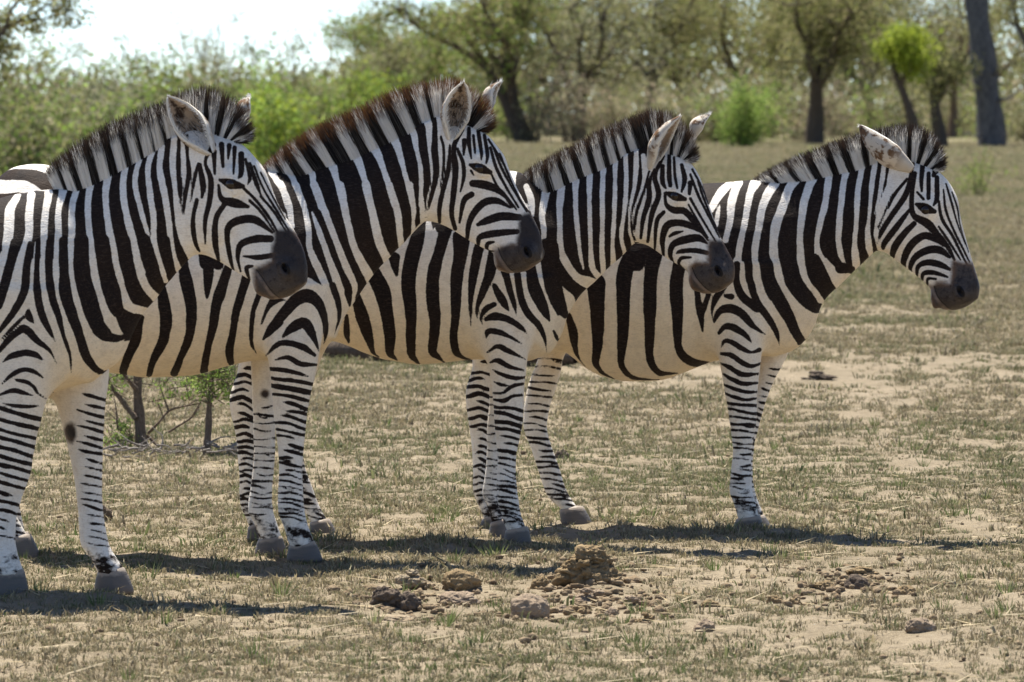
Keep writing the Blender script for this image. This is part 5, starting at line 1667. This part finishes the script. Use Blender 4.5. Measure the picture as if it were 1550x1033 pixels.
def tree(name, px, d, H, R, r0, cols, bark, label, group=None, seed=0, lean=0.0, trunk_h=0.32, nmain=5, per=40, tips_target=150, leaf=0.20, clus=0.36, flatness=0.75, stems=1, spread=1.0, low=0.12, cat='tree', extra=()):
    rr = np.random.default_rng(3000 + seed)
    b = at(px, 300, d); base = np.array([b[0], d, 0.0])
    root = empty(name, tuple(base)); tag(root, label, cat, group)
    tb = Tubes(6); tips = []
    for s in range(stems):
        dirv = np.array([lean + (rr.normal(0, .25) if stems > 1 else 0), rr.normal(0, .12), 1.0])
        p0 = np.array([rr.normal(0, .12) * (stems > 1) * R * .3, rr.normal(0, .1) * (stems > 1) * R * .3, -0.06])
        rs = r0 * (1 if stems == 1 else rr.uniform(.6, 1))
        th = H * trunk_h * rr.uniform(.9, 1.1)
        pts, rad, dv = limb(tb, p0, dirv, th, rs * 1.25, rs * .8, rr, 5, .10) if r0 < .4 else limb(tb, p0, dirv, th, rs * 1.1, rs * .8, rr, 16, .035)
        if r0 >= .4:
            for q in range(9): limb(tb, pts[rr.integers(0, 10)] + rr.normal(0, .2, 3) * [1, 1, 0], np.array([rr.normal(), rr.normal(), .8]), rr.uniform(.5, 2.2), rs * .16, .02, rr, 4, .3)
        nm = max(2, nmain // stems + (stems > 1))
        for k in range(nm):
            az = 2 * math.pi * (k + rr.uniform(-.3, .3)) / nm
            out_ = rr.uniform(.45, 1.1) * spread
            dm = np.array([math.cos(az) * out_, math.sin(az) * out_, rr.uniform(.55, 1.0)]) + dv * .3
            st = pts[-1] if k < nm - 1 or nm < 3 else pts[-2]
            q, qr, qd = limb(tb, st, dm, (H - th) * rr.uniform(.5, .8), rs * .55, rs * .22, rr, 5, .22, .05)
            nsub = max(2, tips_target // (stems * nm) // 4)
            for j in range(nsub):
                ii = rr.integers(2, 6); sd = rr.normal(0, 1, 3) * [1, 1, .6] * spread + qd * .6 + [0, 0, .25]
                w, wr, wd = limb(tb, q[ii], sd, R * rr.uniform(.25, .55), rs * .2, rs * .05, rr, 3, .28, .02)
                tips += [w[-1], w[-2], w[2] + rr.normal(0, .1, 3) * R, w[-1] + rr.normal(0, .16, 3) * R * [1, 1, .5]]
    for ex_ in extra:
        P_ = np.array([at(q[0], q[1], d) - base for q in ex_]); S_ = spline(P_, 4)
        tb.add(S_, np.linspace(ex_[0][2], ex_[-1][2], len(S_)) * d / FPX / 2)
        for q in S_[2:]: tips += [q + rr.normal(0, .10, 3), q + rr.normal(0, .18, 3)]
    tips = np.array(tips)
    if low:
        ex = tips[rr.integers(0, len(tips), int(len(tips) * low))].copy(); ex += rr.normal(0, .12, ex.shape) * R; ex[:, 2] *= rr.uniform(.45, .9, len(ex)); tips = np.vstack([tips, ex])
    tips[:, 2] = np.clip(tips[:, 2], 0.22 * H, H * 1.05)
    tb.obj('trunk', bark, root)
    V, C = leaves(tips, per, clus, leaf, cols, rr, flatness)
    mesh_obj('crown', V, np.arange(len(V)).reshape(-1, 4), M_LEAF, root, False, dict(tint=C))
    return root

def bush(name, px, d, H, R, cols, label, group=None, seed=0, n=70, per=40, leaf=0.16, spiky=0, bark=None, clus=.26, cat='bush'):
    rr = np.random.default_rng(5000 + seed)
    b = at(px, 300, d); root = empty(name, (b[0], d, 0)); tag(root, label, cat, group)
    tb = Tubes(5); tips = []
    for k in range(max(6, n // 8)):
        az = rr.uniform(0, 6.283); o = rr.uniform(.1, 1.0) * R / H
        sp = k < spiky
        q, _, qd = limb(tb, np.array([rr.normal(0, .1) * R, rr.normal(0, .1) * R, -.05]), np.array([math.cos(az) * o * (.45 if sp else 1), math.sin(az) * o * (.45 if sp else 1), 1.0]), H * (rr.uniform(1.0, 1.25) if sp else rr.uniform(.6, 1.0)), .035 * H / 3, .008 * H / 3, rr, 6, .14)
        for j in range(8):
            ii = rr.integers(1, 7)
            t = q[ii] + rr.normal(0, 1, 3) * [R * .28, R * .28, H * .07] * (.35 if sp and ii > 3 else 1)
            t[2] = max(t[2], .10 * H); tips.append(t)
    tb.obj('stems', bark or M_BARK_B, root)
    V, C = leaves(tips, per, clus, leaf, cols, rr, .8)
    mesh_obj('foliage', V, np.arange(len(V)).reshape(-1, 4), M_LEAF, root, False, dict(tint=C))
    return root

# --- trees at the edge of the clearing
tree('savanna_tree', 1502, 240, 15, 5.0, 0.56, OLIVE, M_BARK_G, 'thick straight grey trunk of a big tree, its crown out of view', None, 1, low=0, lean=-.035, trunk_h=.62, nmain=5, tips_target=120, leaf=.24, clus=.5)
tree('savanna_tree', 1233, 255, 10.4, 5.0, 0.36, OLIVE, M_BARK_D, 'olive tree with a crooked dark trunk forking into wide curved limbs', None, 2, trunk_h=.30, nmain=5, tips_target=230, per=50, clus=.42, spread=1.25)
tree('savanna_tree', 1388, 232, 5.6, 2.0, 0.20, LIME, M_BARK_D, 'leaning dark trunk topped by a dense bright green clump', None, 3, low=0, lean=-.28, trunk_h=.55, nmain=4, tips_target=70, per=60, clus=.30, spread=.7)
tree('savanna_tree', 1424, 236, 4.6, 1.6, 0.26, OLIVE, M_BARK_D, 'short stout dark trunk with thin leafy shoots beside the grey trunk', None, 4, lean=-.1, trunk_h=.5, nmain=4, tips_target=60, per=34, clus=.34)
tree('savanna_tree', 793, 268, 10.4, 4.2, 0.34, OLIVE + FRESH[:1], M_BARK_D, 'broad olive tree on two close dark stems', None, 5, trunk_h=.34, nmain=6, tips_target=260, per=48, clus=.44, stems=2, spread=1.2)
tree('savanna_tree', 874, 275, 10.0, 5.4, 0.30, GREYG + OLIVE[:2], M_BARK_D, 'open grey-green tree with long bare limbs sweeping sideways', None, 6, lean=.05, trunk_h=.22, nmain=6, tips_target=170, per=30, clus=.42, spread=1.6)
tree('savanna_tree', 650, 300, 9.2, 4.2, 0.22, FRESH + OLIVE, M_BARK_D, 'rounded fresh green tree behind the rusty mane', None, 7, trunk_h=.25, nmain=6, tips_target=230, per=46, clus=.44)
tree('savanna_tree', 560, 290, 5.8, 3.0, 0.2, GREYG + OLIVE, M_BARK_B, 'greyish twiggy tree over a bright green bush', None, 8, trunk_h=.25, nmain=6, tips_target=150, per=34, clus=.42)
tree('savanna_tree', 975, 300, 12.0, 5.0, 0.22, OLIVE, M_BARK_D, 'olive tree with fine hanging foliage beyond the bare limbs', None, 9, trunk_h=.3, nmain=6, tips_target=220, per=42, clus=.46)
tree('savanna_tree', 1105, 310, 12.2, 5.4, 0.24, OLIVE, M_BARK_D, 'wide olive crown behind the bright green bush', None, 10, trunk_h=.28, nmain=6, tips_target=240, per=46, clus=.46)
tree('savanna_tree', 1330, 300, 12.0, 5.0, 0.22, OLIVE + GREYG, M_BARK_D, 'dull olive tree behind the leaning trunk', None, 11, trunk_h=.26, nmain=6, tips_target=220, per=44, clus=.46)
tree('savanna_tree', 1440, 310, 12.0, 5.0, 0.22, OLIVE + GREYG, M_BARK_B, 'thin olive tree between the stout trunk and the grey trunk', None, 12, trunk_h=.26, nmain=6, tips_target=190, per=40, clus=.46)
tree('savanna_tree', 1562, 285, 11.0, 4.2, 0.30, OLIVE, M_BARK_G, 'second grey-barked tree beside the big grey trunk', None, 13, trunk_h=.4, nmain=5, tips_target=160, per=40, clus=.44)
tree('savanna_tree', -62, 92, 4.6, 1.6, 0.10, OLIVE, M_BARK_D, 'near tree holding a dark bare branch over the left-hand scrub', None, 14, trunk_h=.42, nmain=5, tips_target=60, per=26, leaf=.09, clus=.10, spread=1.6, extra=[[(-70, 110, 9), (-20, 60, 8), (10, 42, 7), (40, 26, 5), (66, 12, 3.5), (95, -8, 2)], [(28, 33, 4), (62, 30, 3), (95, 22, 2), (125, 24, 1)], [(-10, 52, 5), (0, 80, 3), (4, 96, 2)]])

BACK = 'trees of the second row'
for i, (px, d, H, R, cl, lb) in enumerate([
  (600, 345, 6.6, 4.2, OLIVE + FRESH[:2], 'green tree of the second row filling the gap beyond the rusty mane'),
  (715, 350, 9.0, 5.0, OLIVE + FRESH[:1], 'broad green tree of the second row beyond the two-stemmed tree'),
  (830, 340, 10.5, 5.4, OLIVE + GREYG[:2], 'pale olive tree of the second row between the two-stemmed and bare-limbed trees'),
  (925, 355, 10.8, 5.6, OLIVE + GREYG, 'dull olive tree of the second row beyond the sweeping bare limbs'),
  (1040, 350, 11.0, 5.8, OLIVE, 'dense olive tree of the second row beyond the pointed zebra ears'),
  (1170, 345, 11.0, 5.6, OLIVE + FRESH[:1], 'yellowish olive tree of the second row above the bright green bush'),
  (1280, 350, 10.6, 5.4, OLIVE + GREYG, 'grey-olive tree of the second row beside the crooked-trunked tree'),
  (1390, 355, 10.4, 5.4, OLIVE + FRESH[:1], 'olive tree of the second row behind the bright green clump'),
  (1500, 350, 10.4, 5.2, OLIVE + GREYG, 'olive tree of the second row behind the grey trunk')]):
    tree('savanna_tree', px, d, H * 1.25, R, .26, cl, M_BARK_D, lb, BACK, 100 + i, trunk_h=.2, nmain=7, tips_target=170, per=26, leaf=.27, clus=.48, low=.35, spread=1.3)
# --- bushes and scrub
SCRUB = 'scrub bushes along the clearing'
bush('leafy_bush', 1127, 236, 2.9, 1.3, FRESH, 'bright green rounded bush standing alone before the tree line', None, 1, 90, 50, .15)
bush('leafy_bush', 545, 235, 3.6, 2.4, FRESH + LIME, 'lush bright green bush behind the rusty mane', None, 2, 120, 46, .17)
bush('leafy_bush', 470, 215, 3.0, 1.8, FRESH, 'bright green bush between two zebra heads', None, 3, 100, 44, .16)
bush('leafy_sapling', 1478, 104, 1.05, .62, FRESH + OLIVE, 'loose low sapling with thin leaves on the open grass', None, 4, 40, 26, .05, bark=M_BARK_S, clus=.09)
bush('leafy_bush', 1232, 150, .42, .45, FRESH, 'small green bush low on the grass behind the last zebra', None, 5, 30, 26, .08, clus=.12)
for i, (px, d, H, R, cl, lb, sp) in enumerate([
  (8, 150, 3.1, 1.5, FRESH[:2] + OLIVE + GREYG, 'dense green scrub bush at the far end by the overhanging branch', 0),
  (92, 165, 3.4, 1.7, FRESH + GREYG, 'mixed green and grey scrub bush with a ragged top', 2),
  (172, 185, 3.0, 1.7, OLIVE + GREYG, 'low dull olive scrub bush under the sky gap', 1),
  (252, 175, 3.3, 1.5, OLIVE + FRESH, 'olive scrub bush with tall upright shoots against the sky', 4),
  (330, 190, 3.6, 1.6, GREYG + OLIVE, 'grey-green scrub bush bristling with thin spires', 5),
  (398, 170, 3.0, 1.5, FRESH, 'fresh green scrub bush beyond the ear of the big zebra', 1),
  (440, 200, 3.6, 1.6, GREYG + OLIVE, 'greyish scrub bush with pointed shoots', 4),
  (40, 230, 4.6, 2.4, GREYG + OLIVE, 'tall hazy grey-green bush rising behind nearer scrub', 2),
  (140, 250, 4.0, 2.4, GREYG, 'pale grey bush behind the ragged scrub', 2),
  (220, 262, 4.6, 2.2, GREYG + OLIVE, 'pale thin bush reaching into the sky gap', 4),
  (300, 270, 5.4, 2.2, GREYG + OLIVE, 'tallest spiky bush against the open sky', 6),
  (372, 262, 4.6, 2.0, GREYG + OLIVE, 'grey spiky bush just below the open sky', 5),
  (500, 280, 5.2, 2.4, OLIVE + GREYG, 'upright olive bush at the edge of the sky gap', 2),
  (48, 128, 2.3, 1.3, FRESH + GREYG + OLIVE, 'bright fresh bush low behind the big zebra back', 0),
  (140, 138, 2.1, 1.3, OLIVE + GREYG + FRESH[:2], 'rounded fresh bush behind the mane of the big zebra', 0),
  (215, 132, 2.2, 1.2, FRESH + GREYG, 'mottled green bush behind the mane crest of the big zebra', 1),
  (420, 140, 2.3, 1.3, FRESH + LIME, 'vivid green bush in the gap between the two nearest manes', 0)]):
    bush('scrub_bush', px, d, H, R, cl, lb, SCRUB, 20 + i, 95, 34, .15, sp, clus=.30)
rb_ = np.random.default_rng(63)
kinds = [(DRY + GREYG[:2], 'dry_brush', 'low brown dry thicket under the trees', 'dry thickets under the trees'),
         (OLIVE + GREYG, 'scrub_bush', 'dull olive bush among the trunks of the tree line', 'olive bushes among the trunks'),
         (FRESH + OLIVE, 'leafy_bush', 'fresh green bush among the trunks of the tree line', 'green bushes among the trunks')]
for i in range(30):
    px = 690 + i * 30 + rb_.uniform(-14, 14); k = [0, 1, 0, 2, 0, 1][i % 6]
    cl, nm_, lb, gp = kinds[k]
    bush(nm_, px, rb_.uniform(262, 335), rb_.uniform(2.0, 3.6), rb_.uniform(1.3, 2.0), cl, lb, gp, 60 + i, 80, 22, .18, 2, clus=.32)
# far wood: reads as one mass
rr_ = np.random.default_rng(77)
tp = []
for k in range(1500):
    pxx = rr_.uniform(-500, 2050) if k < 900 else rr_.choice([-1, 1]) * rr_.uniform(900, 3200) + 775
    dd = rr_.uniform(360, 560) if k < 900 else rr_.uniform(230, 520); b = at(pxx, 300, dd)
    hh = (3.6 + 4.4 * np.clip((pxx - 380) / 500, 0, 1)) * rr_.uniform(.6, 1.05)
    for j in range(4): tp.append((b[0] + rr_.normal(0, 1.2), dd, rr_.uniform(.1, 1) * hh))
fV, fC = leaves(tp, 10, .8, .7, OLIVE + GREYG + DRY[:2], rr_, .8)
tag(mesh_obj('far_wood', fV, np.arange(len(fV)).reshape(-1, 4), M_LEAF, None, False, dict(tint=fC)), 'hazy belt of far woodland closing the view', 'woodland', kind='stuff')

# --- small thorn shrub seen under the bellies, and deadwood at its foot
def shrub(px, py, stems_px, twigs_px, leaf_px, label, seed):
    p = ground_at(px, py); d = p[1]; m = d / FPX
    root = empty('thorn_shrub', (p[0], p[1], 0)); tag(root, label, 'shrub')
    rr = np.random.default_rng(seed)
    loc = lambda q, y=0: at(q[0], q[1], d + y) - [p[0], p[1] - y * 0, 0] - [0, 0, 0]
    tb = Tubes(7); tips = []
    for pts in stems_px:
        yy = rr.uniform(-.1, .1)
        P = [loc(q) + [0, yy * i * .3, 0] for i, q in enumerate(pts)]
        for q in P: q[1] += 0
        tb.add(spline(np.array(P), 4), np.interp(np.linspace(0, 1, len(spline(np.array(P), 4))), np.linspace(0, 1, len(pts)), [q[2] * m / 2 for q in pts]))
    tb.obj('stems', M_BARK_S, root)
    tw = Tubes(4)
    for pts in twigs_px:
        P = np.array([loc(q) + [0, rr.normal(0, .02), 0] for q in pts])
        S = spline(P, 3); tw.add(S, np.linspace(pts[0][2] * m / 2, pts[-1][2] * m / 2, len(S)))
    tips = []
    for (x0, y0, x1, y1, n) in leaf_px:
        for _ in range(n):
            tips.append(loc((rr.uniform(x0, x1), rr.uniform(y0, y1))) + [0, rr.normal(0, .10), 0])
    for t in tips:
        a = t + rr.normal(0, .05, 3); tw.add([t, a, a + rr.normal(0, .03, 3)], [.003, .002, .001])
    tag(tw.obj('twigs', M_BARK_S, root), kind='stuff')
    V, C = leaves(np.array(tips), 16, .022, .022, FRESH + [(0.20, 0.23, 0.09)], rr, .8, .4)
    mesh_obj('foliage', V, np.arange(len(V)).reshape(-1, 4), M_LEAF, root, False, dict(tint=C))

shrub(212, 676, [[(214, 684, 22), (211, 640, 17), (207, 600, 14), (206, 560, 12), (200, 500, 9), (196, 430, 5)], [(206, 634, 9), (190, 615, 8), (165, 580, 6), (150, 540, 4)], [(206, 590, 8), (195, 575, 6), (186, 560, 5), (180, 520, 3)]],
      [[(224, 656, 5), (240, 640, 4.5), (256, 622, 4), (285, 614, 3), (305, 610, 2)], [(256, 622, 3.5), (248, 600, 2.5), (241, 580, 1.5)], [(254, 655, 4), (272, 644, 3.5), (290, 632, 2.5), (302, 616, 2)], [(222, 660, 6), (235, 672, 5), (245, 680, 5)], [(178, 650, 3), (176, 620, 2), (172, 600, 1.5)]],
      [(150, 560, 185, 600, 10), (160, 640, 200, 678, 26), (228, 566, 300, 620, 14), (170, 420, 260, 540, 60)], 'thorn shrub with a dark forked stem and bare side branches', 41)
shrub(314, 684, [[(312, 690, 13), (315, 650, 11), (316, 615, 9), (319, 580, 8), (321, 556, 6), (323, 480, 4)]],
      [[(316, 600, 4), (330, 590, 3), (345, 580, 2)], [(317, 585, 4), (305, 570, 3), (296, 562, 2)], [(316, 610, 3), (300, 606, 2), (286, 612, 1.5)], [(318, 596, 3), (330, 606, 2), (340, 612, 1.5)]],
      [(295, 550, 355, 612, 46), (282, 556, 350, 575, 26), (290, 440, 360, 540, 40)], 'slender thorn shrub with feathery green leaves', 42)
def dead_sticks(px, py, n, seed, label, spread=40):
    p = ground_at(px, py); m = p[1] / FPX; rr = np.random.default_rng(seed)
    root = Tubes(5)
    for k in range(n):
        a = rr.uniform(-.9, .9) + (math.pi if rr.random() < .5 else 0); L = rr.uniform(.06, .20)
        q = np.array([rr.uniform(-spread, spread) * m, rr.uniform(-.25, .25), rr.uniform(.008, .05)])
        limb(root, q, np.array([math.cos(a), math.sin(a) * .7, rr.uniform(-.1, .35)]), L, rr.uniform(.003, .007), .0015, rr, 4, .4)
    o = root.obj('dead_branches', M_DEAD, None); o.location = (p[0], p[1], 0)
    return tag(o, label, 'branches')
M_DEAD = bark_material('dead_wood', (0.20, 0.175, 0.15), (0.33, 0.29, 0.25), 25.0)
dead_sticks(230, 690, 34, 5, 'tangle of grey dead branches at the foot of the forked shrub', 60)
dead_sticks(330, 690, 16, 6, 'grey dead branches at the foot of the feathery shrub', 22)
# fallen log behind the zebras
p0, p1 = ground_at(488, 541), ground_at(872, 556)
tb = Tubes(12); rr = np.random.default_rng(8)
S = np.array([p0 * (1 - t) + p1 * t + np.array([0, rr.normal(0, .03), .055 + rr.normal(0, .006)]) for t in np.linspace(0, 1, 12)])
tb.add(S, [.045, .06, .068, .07, .074, .072, .078, .076, .08, .078, .07, .03])
tag(tb.obj('fallen_log', M_BARK_D, None), 'dark fallen log on the grass behind the zebras', 'log')
